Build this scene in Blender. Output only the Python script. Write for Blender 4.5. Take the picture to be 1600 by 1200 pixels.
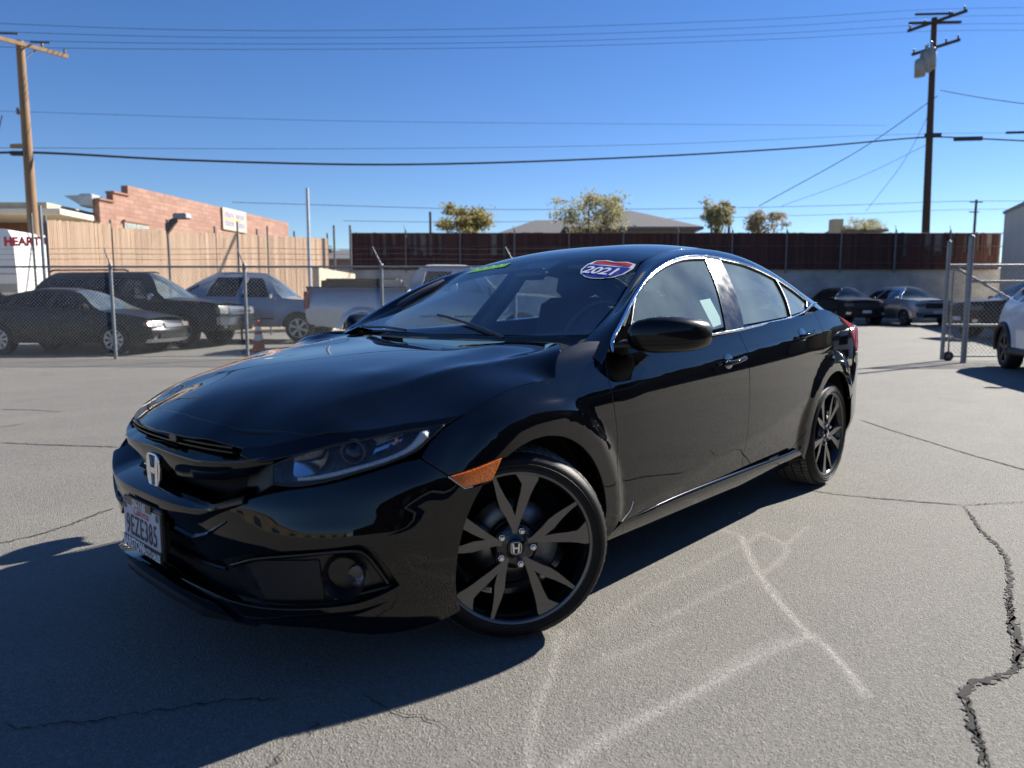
import bpy, bmesh, math, random
import numpy as np
from mathutils import Vector, Matrix
from mathutils.geometry import delaunay_2d_cdt
random.seed(7); rng=np.random.default_rng(7)
for o in list(bpy.data.objects): bpy.data.objects.remove(o)
SC=bpy.context.scene; COL=SC.collection
R=math.radians
# ------------------------------------------------------------------ camera
cam=bpy.data.cameras.new('camera'); camo=bpy.data.objects.new('camera',cam); COL.objects.link(camo); SC.camera=camo
CPOS=Vector((1.68113,2.30524,1.07665)); YAW=-2.400441; PITCH=-.109053
camo.location=CPOS; camo.rotation_euler=(math.pi/2+PITCH,0,YAW-math.pi/2)
cam.sensor_width=36; cam.lens=36*1102.59/1600; cam.clip_start=.05; cam.clip_end=4000
cam.dof.use_dof=True; cam.dof.focus_distance=3.1; cam.dof.aperture_fstop=2.6
# ------------------------------------------------------------------ light
SUNDIR=Vector((-1.55,.33,1.0)).normalized()          # towards the sun
SUN_EL=math.asin(SUNDIR.z); SUN_AZ=math.atan2(SUNDIR.x,SUNDIR.y)   # clockwise from +Y
w=bpy.data.worlds.new('World'); SC.world=w; w.use_nodes=True
nt=w.node_tree; nt.nodes.clear()
sky=nt.nodes.new('ShaderNodeTexSky'); sky.sky_type='NISHITA'; sky.sun_disc=False
sky.sun_elevation=SUN_EL; sky.sun_rotation=SUN_AZ; sky.air_density=1.0; sky.dust_density=.0; sky.ozone_density=3.0; sky.altitude=650
bg=nt.nodes.new('ShaderNodeBackground'); bg.inputs[1].default_value=.060
ou=nt.nodes.new('ShaderNodeOutputWorld'); hs=nt.nodes.new('ShaderNodeHueSaturation'); hs.inputs['Saturation'].default_value=1.24; hs.inputs['Hue'].default_value=.512; nt.links.new(sky.outputs[0],hs.inputs['Color']); nt.links.new(hs.outputs[0],bg.inputs[0]); nt.links.new(bg.outputs[0],ou.inputs[0])
sl=bpy.data.lights.new('sun','SUN'); sl.energy=5.0; sl.angle=R(.53); sl.color=(1,.95,.86)
so=bpy.data.objects.new('sun',sl); COL.objects.link(so); so.rotation_euler=SUNDIR.to_track_quat('Z','Y').to_euler()
SC.view_settings.view_transform='Standard'; SC.view_settings.look='None'; SC.view_settings.gamma=1; SC.view_settings.exposure=1.2
SC.render.engine='CYCLES'; SC.cycles.use_denoising=True
SC.cycles.max_bounces=10; SC.cycles.transparent_max_bounces=24; SC.cycles.glossy_bounces=5; SC.cycles.diffuse_bounces=3; SC.cycles.transmission_bounces=4
SC.cycles.sample_clamp_indirect=8; SC.cycles.sample_clamp_direct=60; SC.cycles.caustics_reflective=False; SC.cycles.caustics_refractive=False
# ------------------------------------------------------------------ helpers
MATS={}
def node(nt,t,**kw):
    n=nt.nodes.new(t)
    for k,v in kw.items(): setattr(n,k,v)
    return n
def mat(name,col=(.5,.5,.5),rough=.5,metal=0,coat=0,emit=None,spec=.5,noise=0,nscale=8,ncol=None,bump=0,bscale=60,stretch=None,rvar=0,alpha=1,coatr=.03):
    """procedural principled material: colour mottled by noise, optional bump and roughness variation"""
    if name in MATS: return MATS[name]
    m=bpy.data.materials.new(name); m.use_nodes=True; nt=m.node_tree; b=nt.nodes['Principled BSDF']
    b.inputs['Base Color'].default_value=(*col,1); b.inputs['Roughness'].default_value=rough; b.inputs['Metallic'].default_value=metal
    b.inputs['Coat Weight'].default_value=coat; b.inputs['Coat Roughness'].default_value=coatr; b.inputs['Specular IOR Level'].default_value=spec
    tc=None
    if noise or bump or rvar:
        tc=node(nt,'ShaderNodeTexCoord'); src=tc.outputs['Object']
        if stretch:
            mp=node(nt,'ShaderNodeMapping'); mp.inputs['Scale'].default_value=stretch; nt.links.new(src,mp.inputs[0]); src=mp.outputs[0]
        nz=node(nt,'ShaderNodeTexNoise'); nz.inputs['Scale'].default_value=nscale; nz.inputs['Detail'].default_value=6; nz.inputs['Roughness'].default_value=.6; nt.links.new(src,nz.inputs['Vector'])
    if noise:
        mx=node(nt,'ShaderNodeMix',data_type='RGBA'); c2=ncol or tuple(c*(1-noise) for c in col)
        cr_=node(nt,'ShaderNodeMapRange'); cr_.inputs[1].default_value=.32; cr_.inputs[2].default_value=.68
        nt.links.new(nz.outputs[0],cr_.inputs[0]); nt.links.new(cr_.outputs[0],mx.inputs[0])
        mx.inputs[6].default_value=(*col,1); mx.inputs[7].default_value=(*c2,1); nt.links.new(mx.outputs[2],b.inputs['Base Color'])
    if rvar:
        mr=node(nt,'ShaderNodeMapRange'); mr.inputs[1].default_value=.3; mr.inputs[2].default_value=.7; mr.inputs[3].default_value=max(0,rough-rvar); mr.inputs[4].default_value=min(1,rough+rvar)
        nt.links.new(nz.outputs[0],mr.inputs[0]); nt.links.new(mr.outputs[0],b.inputs['Roughness'])
    if bump:
        n2=node(nt,'ShaderNodeTexNoise'); n2.inputs['Scale'].default_value=bscale; n2.inputs['Detail'].default_value=4; nt.links.new(src,n2.inputs['Vector'])
        bp=node(nt,'ShaderNodeBump'); bp.inputs['Strength'].default_value=bump; bp.inputs['Distance'].default_value=.01; nt.links.new(n2.outputs[0],bp.inputs['Height']); nt.links.new(bp.outputs[0],b.inputs['Normal'])
    if emit: b.inputs['Emission Color'].default_value=(*emit[:3],1); b.inputs['Emission Strength'].default_value=emit[3]
    MATS[name]=m; return m
def glass(name,tint=(.8,.9,.87),ior=1.5,rough=0.0,dust_sheen=0,dcol=(.55,.53,.48)):
    """thin sheet of glass: fresnel mirror over tinted see-through"""
    if name in MATS: return MATS[name]
    m=bpy.data.materials.new(name); m.use_nodes=True; nt=m.node_tree; nt.nodes.clear()
    o=node(nt,'ShaderNodeOutputMaterial'); t=node(nt,'ShaderNodeBsdfTransparent'); t.inputs[0].default_value=(*tint,1)
    g=node(nt,'ShaderNodeBsdfGlossy'); g.inputs['Roughness'].default_value=rough; g.inputs['Color'].default_value=(1,1,1,1)
    f=node(nt,'ShaderNodeFresnel'); x=node(nt,'ShaderNodeMixShader'); ge=node(nt,'ShaderNodeNewGeometry'); io=node(nt,'ShaderNodeMapRange'); io.inputs[3].default_value=ior; io.inputs[4].default_value=1/ior; nt.links.new(ge.outputs['Backfacing'],io.inputs[0]); nt.links.new(io.outputs[0],f.inputs['IOR'])   # a thin sheet mirrors alike from both sides
    nt.links.new(f.outputs[0],x.inputs[0]); nt.links.new(t.outputs[0],x.inputs[1]); nt.links.new(g.outputs[0],x.inputs[2])
    last=x.outputs[0]
    if dust_sheen:  # diffuse film: dust, and on some panes a painted sky sheen
        d=node(nt,'ShaderNodeBsdfDiffuse'); d.inputs[0].default_value=(*dcol,1); y=node(nt,'ShaderNodeMixShader')
        tc=node(nt,'ShaderNodeTexCoord'); nz=node(nt,'ShaderNodeTexNoise'); nz.inputs['Scale'].default_value=3; nz.inputs['Detail'].default_value=8
        nt.links.new(tc.outputs['Object'],nz.inputs['Vector']); mr=node(nt,'ShaderNodeMapRange'); mr.inputs[1].default_value=.3; mr.inputs[2].default_value=.75; mr.inputs[3].default_value=dust_sheen*.3; mr.inputs[4].default_value=dust_sheen
        nt.links.new(nz.outputs[0],mr.inputs[0]); nt.links.new(mr.outputs[0],y.inputs[0]); nt.links.new(last,y.inputs[1]); nt.links.new(d.outputs[0],y.inputs[2]); last=y.outputs[0]
    nt.links.new(last,o.inputs[0]); MATS[name]=m; return m
def tag(o,label=None,cat=None,group=None,kind=None):
    if label: o['label']=label
    if cat: o['category']=cat
    if group: o['group']=group
    if kind: o['kind']=kind
    return o
def empty(name,loc=(0,0,0),rz=0,parent=None):
    o=bpy.data.objects.new(name,None); o.location=loc; o.rotation_euler=(0,0,rz); COL.objects.link(o); o.parent=parent; o.empty_display_size=.1; return o
def link(name,me,m,parent=None,smooth=None):
    if m is not None and not me.materials: me.materials.append(m)
    o=bpy.data.objects.new(name,me); COL.objects.link(o); o.parent=parent; return o
def copy_tree(o,parent=None):
    c=o.copy(); COL.objects.link(c); c.parent=parent
    for ch in [q for q in bpy.data.objects if q.parent is o]: copy_tree(ch,c)
    return c
class MB:
    """collects simple solids into one mesh"""
    def __init__(s): s.v=[]; s.f=[]; s.sm=[]
    def add(s,vs,fs,smooth=False):
        o=len(s.v); s.v+= [tuple(map(float,p)) for p in vs]; s.f+=[tuple(o+i for i in f) for f in fs]; s.sm+=[smooth]*len(fs); return s
    def box(s,c,d,rz=0,b=0,M=None):
        hx,hy,hz=d[0]/2,d[1]/2,d[2]/2; ca,sa=math.cos(rz),math.sin(rz)
        vs=[]
        if b<=0:
            for z in (-hz,hz):
                for x,y in ((-hx,-hy),(hx,-hy),(hx,hy),(-hx,hy)): vs.append((x,y,z))
            fs=[(3,2,1,0),(4,5,6,7),(0,1,5,4),(1,2,6,5),(2,3,7,6),(3,0,4,7)]
        else:
            b=min(b,hx*.9,hy*.9,hz*.9)
            for z,q in ((-hz,b),(-hz+b,0),(hz-b,0),(hz,b)):
                X,Y=hx-q,hy-q; bb=b*.6
                for x,y in ((-X+bb,-Y),(X-bb,-Y),(X,-Y+bb),(X,Y-bb),(X-bb,Y),(-X+bb,Y),(-X,Y-bb),(-X,-Y+bb)): vs.append((x,y,z))
            fs=[tuple(range(7,-1,-1)),tuple(range(24,32))]
            for k in range(3):
                for i in range(8): j=(i+1)%8; fs.append((k*8+i,k*8+j,k*8+8+j,k*8+8+i))
        if M is None: vs=[(c[0]+x*ca-y*sa,c[1]+x*sa+y*ca,c[2]+z) for x,y,z in vs]
        else: vs=[M@Vector(p)+Vector(c) for p in vs]
        return s.add(vs,fs)
    def tube(s,pts,r,n=8,caps=True,smooth=True,ry=None):
        P=[Vector(p) for p in pts]; m=len(P); rr=r if hasattr(r,'__len__') else [r]*m
        vs=[]; up=None
        for i,p in enumerate(P):
            t=(P[min(i+1,m-1)]-P[max(i-1,0)]).normalized()
            if up is None: up=t.orthogonal().normalized() if abs(t.z)>.9 else Vector((0,0,1)).cross(t).normalized()
            a=(up-t*up.dot(t)).normalized(); b_=t.cross(a); up=a
            for k in range(n):
                q=2*math.pi*k/n; vs.append(p+a*math.cos(q)*rr[i]+b_*math.sin(q)*(rr[i] if ry is None else ry))
        fs=[]
        for i in range(m-1):
            for k in range(n): l=(k+1)%n; fs.append((i*n+k,i*n+l,(i+1)*n+l,(i+1)*n+k))
        s.add(vs,fs,smooth)
        if caps: s.add(vs[:n],[tuple(range(n-1,-1,-1))]); s.add(vs[-n:],[tuple(range(n))])
        return s
    def lathe(s,prof,o=(0,0,0),ax='z',n=32,smooth=True,M=None,a0=0,a1=None):
        """prof: (radius, height)"""
        full=a1 is None; a1=2*math.pi if full else a1; vs=[];m=len(prof); k=n if full else n+1
        for r,h in prof:
            for i in range(k):
                q=a0+(a1-a0)*i/n; x,y=r*math.cos(q),r*math.sin(q)
                p=(x,y,h) if ax=='z' else ((x,h,y) if ax=='y' else (h,x,y))
                vs.append(Vector(p))
        if M is not None: vs=[M@p for p in vs]
        vs=[p+Vector(o) for p in vs]
        fs=[]
        for j in range(m-1):
            for i in range(n):
                l=(i+1)%k; f=(j*k+i,j*k+l,(j+1)*k+l,(j+1)*k+i); fs.append(f if ax!='y' else f[::-1])
        return s.add(vs,fs,smooth)
    def prism(s,poly,h0,h1,ax='z',M=None,o=(0,0,0)):
        """poly in the plane across ax, pushed from h0 to h1"""
        n=len(poly); vs=[]
        for h in (h0,h1):
            for a,b in poly: vs.append(Vector((a,b,h) if ax=='z' else ((a,h,b) if ax=='y' else (h,a,b))))
        if M is not None: vs=[M@p for p in vs]
        vs=[p+Vector(o) for p in vs]
        fs=[tuple(range(n-1,-1,-1)),tuple(range(n,2*n))]+[(i,(i+1)%n,n+(i+1)%n,n+i) for i in range(n)]
        return s.add(vs,fs)
    def grid(s,P,smooth=True,closeu=False):
        P=np.asarray(P,float); a,b=P.shape[:2]; fs=[]
        for i in range(a if closeu else a-1):
            for j in range(b-1): fs.append((i*b+j,((i+1)%a)*b+j,((i+1)%a)*b+j+1,i*b+j+1))
        return s.add(P.reshape(-1,3),fs,smooth)
    def mesh(s,name,fix=True):
        me=bpy.data.meshes.new(name); me.from_pydata(s.v,[],s.f); me.polygons.foreach_set('use_smooth',s.sm)
        if fix:
            bm=bmesh.new(); bm.from_mesh(me); bmesh.ops.recalc_face_normals(bm,faces=bm.faces); bm.to_mesh(me); bm.free()
        me.update(); return me
    def build(s,name,m,parent=None,fix=True): return link(name,s.mesh(name,fix),m,parent)
def mirror_y(o,parent=None,name=None):
    """a right-hand twin of a left-hand part (world Y flipped)"""
    me=o.data.copy(); n=len(me.vertices); co=np.empty(n*3); me.vertices.foreach_get('co',co); co=co.reshape(-1,3); co[:,1]*=-1
    nr=None
    if me.has_custom_normals:
        ln=np.empty(len(me.loops)*3); me.corner_normals.foreach_get('vector',ln); li=np.empty(len(me.loops),int); me.loops.foreach_get('vertex_index',li)
        nr=np.zeros((n,3)); nr[li]=ln.reshape(-1,3); nr[:,1]*=-1
    f=[tuple(p.vertices)[::-1] for p in me.polygons]; sm=[p.use_smooth for p in me.polygons]
    m2=bpy.data.meshes.new(me.name); m2.from_pydata(co.tolist(),[],f); m2.polygons.foreach_set('use_smooth',sm)
    for x in me.materials: m2.materials.append(x)
    if nr is not None: m2.normals_split_custom_set_from_vertices(nr.tolist())
    bpy.data.meshes.remove(me)
    return link(name or o.name.split('.')[0],m2,None,parent or o.parent)
def pchip(xs,ys,x):
    xs=np.asarray(xs,float);ys=np.asarray(ys,float)
    if xs[0]>xs[-1]: xs=xs[::-1];ys=ys[::-1]
    h=np.diff(xs);dl=np.diff(ys)/h
    m=np.zeros(len(xs))
    for i in range(1,len(xs)-1):
        if dl[i-1]*dl[i]>0:
            w1=2*h[i]+h[i-1];w2=h[i]+2*h[i-1]; m[i]=(w1+w2)/(w1/dl[i-1]+w2/dl[i])
    m[0]=dl[0];m[-1]=dl[-1]
    x=np.asarray(x,float); i=np.clip(np.searchsorted(xs,x)-1,0,len(h)-1)
    s=(x-xs[i])/h[i]
    lo=s<0;hi=s>1; sc=np.clip(s,0,1)
    r=(ys[i]*(1+2*sc)*(1-sc)**2+m[i]*h[i]*sc*(1-sc)**2+ys[i+1]*sc**2*(3-2*sc)+m[i+1]*h[i]*sc**2*(sc-1))
    r=np.where(lo,ys[0]+m[0]*(x-xs[0]),r); r=np.where(hi,ys[-1]+m[-1]*(x-xs[-1]),r)
    return r
def cr(pts,n=24):
    """centripetal-ish Catmull-Rom through points"""
    P=np.asarray(pts,float); P=np.vstack([2*P[0]-P[1],P,2*P[-1]-P[-2]])
    out=[]
    for i in range(1,len(P)-2):
        p0,p1,p2,p3=P[i-1:i+3]
        t=np.linspace(0,1,n,endpoint=False)[:,None]
        a=max(np.linalg.norm(p1-p0),1e-6)**.5;b=max(np.linalg.norm(p2-p1),1e-6)**.5;c=max(np.linalg.norm(p3-p2),1e-6)**.5
        m1=(p2-p1)+b*((p1-p0)/a-(p2-p0)/(a+b)); m2=(p2-p1)+b*((p3-p2)/c-(p3-p1)/(b+c))
        out.append((2*t**3-3*t**2+1)*p1+(t**3-2*t**2+t)*m1+(-2*t**3+3*t**2)*p2+(t**3-t**2)*m2)
    out.append(P[-2][None]); return np.vstack(out)
def sstep(a,b,x):
    s=np.clip((np.asarray(x,float)-a)/(b-a),0,1); return s*s*(3-2*s)
# ---- plan outline
_pl=cr([(.860,-.2),(.868,0),(.860,.2),(.822,.40),(.755,.56),(.655,.69),(.53,.785),(.39,.845),(.2,.880),(0,.893),(-.4,.898),(-1.3,.900),(-2.2,.900),(-2.7,.897),(-3.0,.885),(-3.25,.855),(-3.47,.79),(-3.62,.66),(-3.70,.45),(-3.735,.2),(-3.74,0),(-3.735,-.2)],60)
_i0=int(np.argmin(np.abs(_pl[:600,1])+(_pl[:600,0]<0)*9)); _i1=len(_pl)-1-int(np.argmin(np.abs(_pl[::-1][:600,1])))
_pl=_pl[_i0:_i1+1]; _pl[0,1]=0; _pl[-1,1]=0
_s=np.concatenate([[0],np.cumsum(np.linalg.norm(np.diff(_pl,axis=0),axis=1))])
# resample and smooth
_T=np.linspace(0,_s[-1],2000); _X=np.interp(_T,_s,_pl[:,0]);_Y=np.interp(_T,_s,_pl[:,1])
_dx=np.gradient(_X,_T);_dy=np.gradient(_Y,_T); _an=np.unwrap(np.arctan2(_dy,_dx))
k=np.hanning(61);k/=k.sum(); _an=np.convolve(np.pad(_an,30,mode='reflect',reflect_type='odd'),k,'valid'); 
TMAX=_T[-1]
def t_of_x(x): # left side, x decreasing with t
    return np.interp(-np.asarray(x,float),-_X,_T)
def t_of_y(y): # front
    n=int(np.argmax(_Y>.894)); return np.interp(y,_Y[:n],_T[:n])
def x_of_t(t): return np.interp(np.abs(t),_T,_X)
ZC2=([.95,.6,.3,0,-.35,-.9,-1.5,-2.2,-2.7,-3.3],[.66,.69,.715,.745,.775,.815,.858,.912,.945,.965])
ZC1=([-.3,-.5,-1.0,-1.5,-2.0,-2.3,-2.6],[.31,.33,.385,.445,.52,.58,.64])
AW=([-.5,-.3,-.15,-.03,-.004,.004,.03,.08,.13,.18],[0,0,-.002,-.0068,-.0088,-.0108,-.0215,-.0425,-.069,-.105])
LV=([-.4,-.25,-.15,-.05,-.006,.006,.05],[-.050,-.037,-.027,-.0105,-.0015,-.0002,0])
# fascia offset tables: keyed by t, (z list -> d)
FZ=[.12,.20,.28,.36,.44,.52,.58,.64,.70,.76,.82]
FT=[0,.25,.5,.72,.90,1.05,1.2]
FD=np.array([[-.10,-.02,-.025,-.02,-.012,-.002,-.03,-.025,-.06,-.13,-.25],
 [-.10,-.02,-.022,-.016,-.008,-.004,-.028,-.030,-.066,-.135,-.25],
 [-.10,-.02,-.016,-.006,.006,-.004,-.026,-.050,-.090,-.15,-.26],
 [-.09,-.03,-.010,.004,.016,-.001,-.020,-.045,-.085,-.145,-.25],
 [-.075,-.032,-.010,.006,.018,.005,-.008,-.032,-.070,-.13,-.225],
 [-.06,-.033,-.016,0,.008,.006,.000,-.018,-.050,-.102,-.18],
 [-.05,-.035,-.02,-.008,0,.002,0,-.010,-.030,-.072,-.14]])
_FZd=np.linspace(.05,.95,181); _F1=np.array([pchip(FZ,r,_FZd) for r in FD]); _FTd=np.linspace(0,1.3,131)
_FG=np.array([pchip(FT,_F1[:,j],_FTd) for j in range(len(_FZd))]).T
def fas(t,z):
    a=np.clip(t/.01,0,129.999);b=np.clip((z-.05)/.005,0,179.999);i=a.astype(int);j=b.astype(int);fa=a-i;fb=b-j
    # smoothstep-free bilinear on fine table
    return (_FG[i,j]*(1-fa)*(1-fb)+_FG[i+1,j]*fa*(1-fb)+_FG[i,j+1]*(1-fa)*fb+_FG[i+1,j+1]*fa*fb)
ARC=[(0,.335),(-2.70,.345)]; ARAD=[.34,.352]
def dside(t,z):
    x=x_of_t(t)
    w=z-pchip(*ZC2,x); a=pchip(*AW,w)
    v=z-pchip(*ZC1,x); l=pchip(*LV,v)*sstep(-.42,-.62,x)*sstep(-2.5,-2.2,x)
    low=-.05*sstep(.38,.16,z)*(1-sstep(-.3,-.5,x)*sstep(-2.5,-2.3,x))   # tuck ahead of/behind doors
    fl=0
    for cx,cz in ARC:
        r=np.hypot(x-cx,z-cz); fl=fl+.016*(1-sstep(.40,.475,r))*(r<.6)*sstep(.15,.35,z)
    top=-.5*np.maximum(0,w-.18)
    rear=-.10*sstep(-3.2,-3.75,x)*sstep(.75,1.05,z)-.06*sstep(-3.2,-3.7,x)*sstep(.4,.15,z)
    return a+l+low+fl+top+rear
def doff(t,z):
    t=np.abs(t); b=sstep(.95,1.35,t)
    return fas(t,z)*(1-b)+dside(t,z)*b
def body(t,z,d=0):
    t=np.asarray(t,float);z=np.asarray(z,float)
    ta=np.abs(t); sg=np.where(t<0,-1.,1.)
    X=np.interp(ta,_T,_X);Y=np.interp(ta,_T,_Y);an=np.interp(ta,_T,_an)
    o=doff(t,z)+d
    return np.stack([X+np.sin(an)*o, sg*(Y-np.cos(an)*o), z],-1)
def tps_fit(P,V,lam=1e-6):
    P=np.asarray(P,float);V=np.asarray(V,float);n=len(P)
    r2=((P[:,None]-P[None])**2).sum(-1); K=.5*r2*np.log(r2+1e-12)+lam*np.eye(n)
    A=np.zeros((n+3,n+3));A[:n,:n]=K;A[:n,n]=1;A[:n,n+1:]=P;A[n,:n]=1;A[n+1:,:n]=P.T
    c=np.linalg.solve(A,np.concatenate([V,np.zeros(3)])); return P,c
def tps(m,u,v):
    P,c=m; u=np.asarray(u,float);v=np.asarray(v,float)
    r2=(u[...,None]-P[:,0])**2+(v[...,None]-P[:,1])**2
    return (.5*r2*np.log(r2+1e-12))@c[:-3]+c[-3]+c[-2]*u+c[-1]*v

def Gy(x,z):
    yb=pchip([-.3,-.45,-1,-1.5,-2,-2.5,-2.9,-3.2],[.80,.815,.835,.842,.836,.808,.765,.72],x); q=z-.98
    return yb-.50*q-.38*q*q*np.sign(q)
def side(x,z,d=0):
    x=np.asarray(x,float);z=np.asarray(z,float); return np.stack([x,Gy(x,z)+d,z],-1)

# ------------------------------------------------------------------ trimmed panels on smooth surfaces
def seg(*runs,n=8):
    """closed outline: each run of points is smoothed, runs meet in corners"""
    out=[]
    for r in runs:
        r=np.asarray(r,float); c=cr(r,n) if len(r)>2 else r
        out.append(c[:-1] if len(out)>=0 else c)
    return np.vstack(out)
def resamp(L,step):
    out=[]
    for i in range(len(L)):
        a,b=L[i],L[(i+1)%len(L)]; k=max(1,int(math.ceil(np.linalg.norm(b-a)/step)))
        for j in range(k): out.append(a+(b-a)*j/k)
    P=np.array(out); keep=[0]
    for i in range(1,len(P)):
        if np.linalg.norm(P[i]-P[keep[-1]])>step*.2: keep.append(i)
    return P[keep]
def area2(L): return .5*np.sum(L[:,0]*np.roll(L[:,1],-1)-np.roll(L[:,0],-1)*L[:,1])
def onorm(L):
    """outward 2-D normals of a counter-clockwise loop"""
    e=np.roll(L,-1,0)-L; e/=np.linalg.norm(e,axis=1)[:,None]+1e-12; n=np.stack([e[:,1],-e[:,0]],1); p=np.roll(n,1,0)
    s=n+p; q=(s*n).sum(1); s/=np.maximum(q,.5)[:,None]; return s
def inside(P,L):
    x,y=P[:,0],P[:,1]; c=np.zeros(len(P),bool); 
    for i in range(len(L)):
        x0,y0=L[i];x1,y1=L[(i+1)%len(L)]
        m=((y0>y)!=(y1>y)); 
        if y1!=y0: c^=m&(x<(x1-x0)*(y-y0)/(y1-y0)+x0)
    return c
def bdist(P,L):
    d=np.full(len(P),9.)
    for i in range(len(L)):
        a=L[i];b=L[(i+1)%len(L)]-a; t=np.clip(((P-a)@b)/(b@b+1e-12),0,1); d=np.minimum(d,np.linalg.norm(P-a-t[:,None]*b,axis=1))
    return d
def fgrad(fn,u,v,e=1.2e-3):
    return (fn(u+e,v)-fn(u-e,v))/(2*e),(fn(u,v+e)-fn(u,v-e))/(2*e)
def patch(name,loop,fn,m,parent,step=.03,gap=.002,thick=.014,edge=.003,holes=(),sgn=1,scale=(1,1),smooth_n=True):
    sc=np.array(scale,float)
    loops=[]
    for k,L in enumerate([loop]+list(holes)):
        L=np.asarray(L,float)*sc
        if (area2(L)<0)!=(k>0): L=L[::-1]           # outer ccw, holes cw
        L=resamp(L,step*.75)
        if gap: L=resamp(L-onorm(L)*gap,step*.75)
        loops.append(L)
    O=loops[0]; lo=O.min(0); hi=O.max(0)
    gx=np.arange(lo[0],hi[0],step); gy=np.arange(lo[1],hi[1],step*.87); G=np.array([(x+(j%2)*step*.5,y) for j,y in enumerate(gy) for x in gx]).reshape(-1,2)
    if len(G):
        k=inside(G,O)
        for h in loops[1:]: k&=~inside(G,h)
        G=G[k]
        for h in loops:
            if len(G): G=G[bdist(G,h)>step*.45]
    V=np.vstack(loops+([G] if len(G) else [])); E=[]; o=0; B=[]
    for L in loops:
        n=len(L); E+=[(o+i,o+(i+1)%n) for i in range(n)]; B.append(np.arange(o,o+n)); o+=n
    r=delaunay_2d_cdt([Vector(p) for p in V],E,[],0,1e-6)
    V2=np.array([tuple(p) for p in r[0]]); F=np.array([f for f in r[2] if len(f)==3])
    om={}; 
    for i,src in enumerate(r[3]):
        for s in src: om[s]=i
    c=V2[F].mean(1); k=inside(c,O)
    for h in loops[1:]: k&=~inside(c,h)
    F=F[k]
    U=V2/sc
    f2=lambda a,b: fn(a,b)
    P=f2(U[:,0],U[:,1]); du,dv=fgrad(f2,U[:,0],U[:,1]); N=np.cross(du,dv)*sgn; N/=np.linalg.norm(N,axis=1)[:,None]+1e-12
    fn_=np.cross(P[F[:,1]]-P[F[:,0]],P[F[:,2]]-P[F[:,0]]); fl=(fn_*N[F[:,0]]).sum(1)<0; F[fl]=F[fl][:,::-1]
    verts=[P];norms=[N];faces=[tuple(f) for f in F]; base=len(P)
    if thick:
        for L,b in zip(loops,B):
            ids=np.array([om[i] for i in b]); on=onorm(L)/np.maximum(np.linalg.norm(onorm(L),axis=1),1e-9)[:,None]/sc
            T=du[ids]*on[:,:1]+dv[ids]*on[:,1:]; T/=np.linalg.norm(T,axis=1)[:,None]+1e-12
            n=len(ids); p=P[ids]; q=N[ids]
            r1=p+T*edge*.7-q*edge*.3; r2=p+T*edge-q*edge; r3=r2-q*thick
            verts+=[r1,r2,r3]; n1=q*.7+T*.7; norms+=[n1,T,T]
            a=[ids,np.arange(base,base+n),np.arange(base+n,base+2*n),np.arange(base+2*n,base+3*n)]
            for k in range(3):
                for i in range(n):
                    j=(i+1)%n; faces.append((a[k][j],a[k][i],a[k+1][i],a[k+1][j]) )
            base+=3*n
    V3=np.vstack(verts);N3=np.vstack(norms); N3/=np.linalg.norm(N3,axis=1)[:,None]+1e-12
    # orient rim quads
    ff=[]
    for f in faces:
        f=[int(i) for i in f]
        if len(f)==4:
            g=np.cross(V3[f[1]]-V3[f[0]],V3[f[2]]-V3[f[0]])
            if g@(N3[f[2]]+N3[f[3]])<0: f=f[::-1]
        ff.append(f)
    me=bpy.data.meshes.new(name); me.from_pydata(V3.tolist(),[],ff); me.polygons.foreach_set('use_smooth',[True]*len(me.polygons))
    me.normals_split_custom_set_from_vertices(N3.tolist()); me.update()
    return link(name,me,m,parent)
def gridpatch(name,fn,us,vs,m,parent,sgn=1):
    """rectangular patch of a parametric surface with exact normals"""
    A,Bq=np.meshgrid(us,vs,indexing='ij'); a=A.ravel();b=Bq.ravel(); P=fn(a,b); du,dv=fgrad(fn,a,b); N=np.cross(du,dv)*sgn; N/=np.linalg.norm(N,axis=1)[:,None]+1e-12
    n,k=len(us),len(vs); F=[]
    for i in range(n-1):
        for j in range(k-1):
            f=[i*k+j,(i+1)*k+j,(i+1)*k+j+1,i*k+j+1]
            if np.cross(P[f[1]]-P[f[0]],P[f[2]]-P[f[0]])@N[f[0]]<0: f=f[::-1]
            F.append(f)
    me=bpy.data.meshes.new(name); me.from_pydata(P.tolist(),[],F); me.polygons.foreach_set('use_smooth',[True]*len(F)); me.normals_split_custom_set_from_vertices(N.tolist())
    return link(name,me,m,parent)
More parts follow.
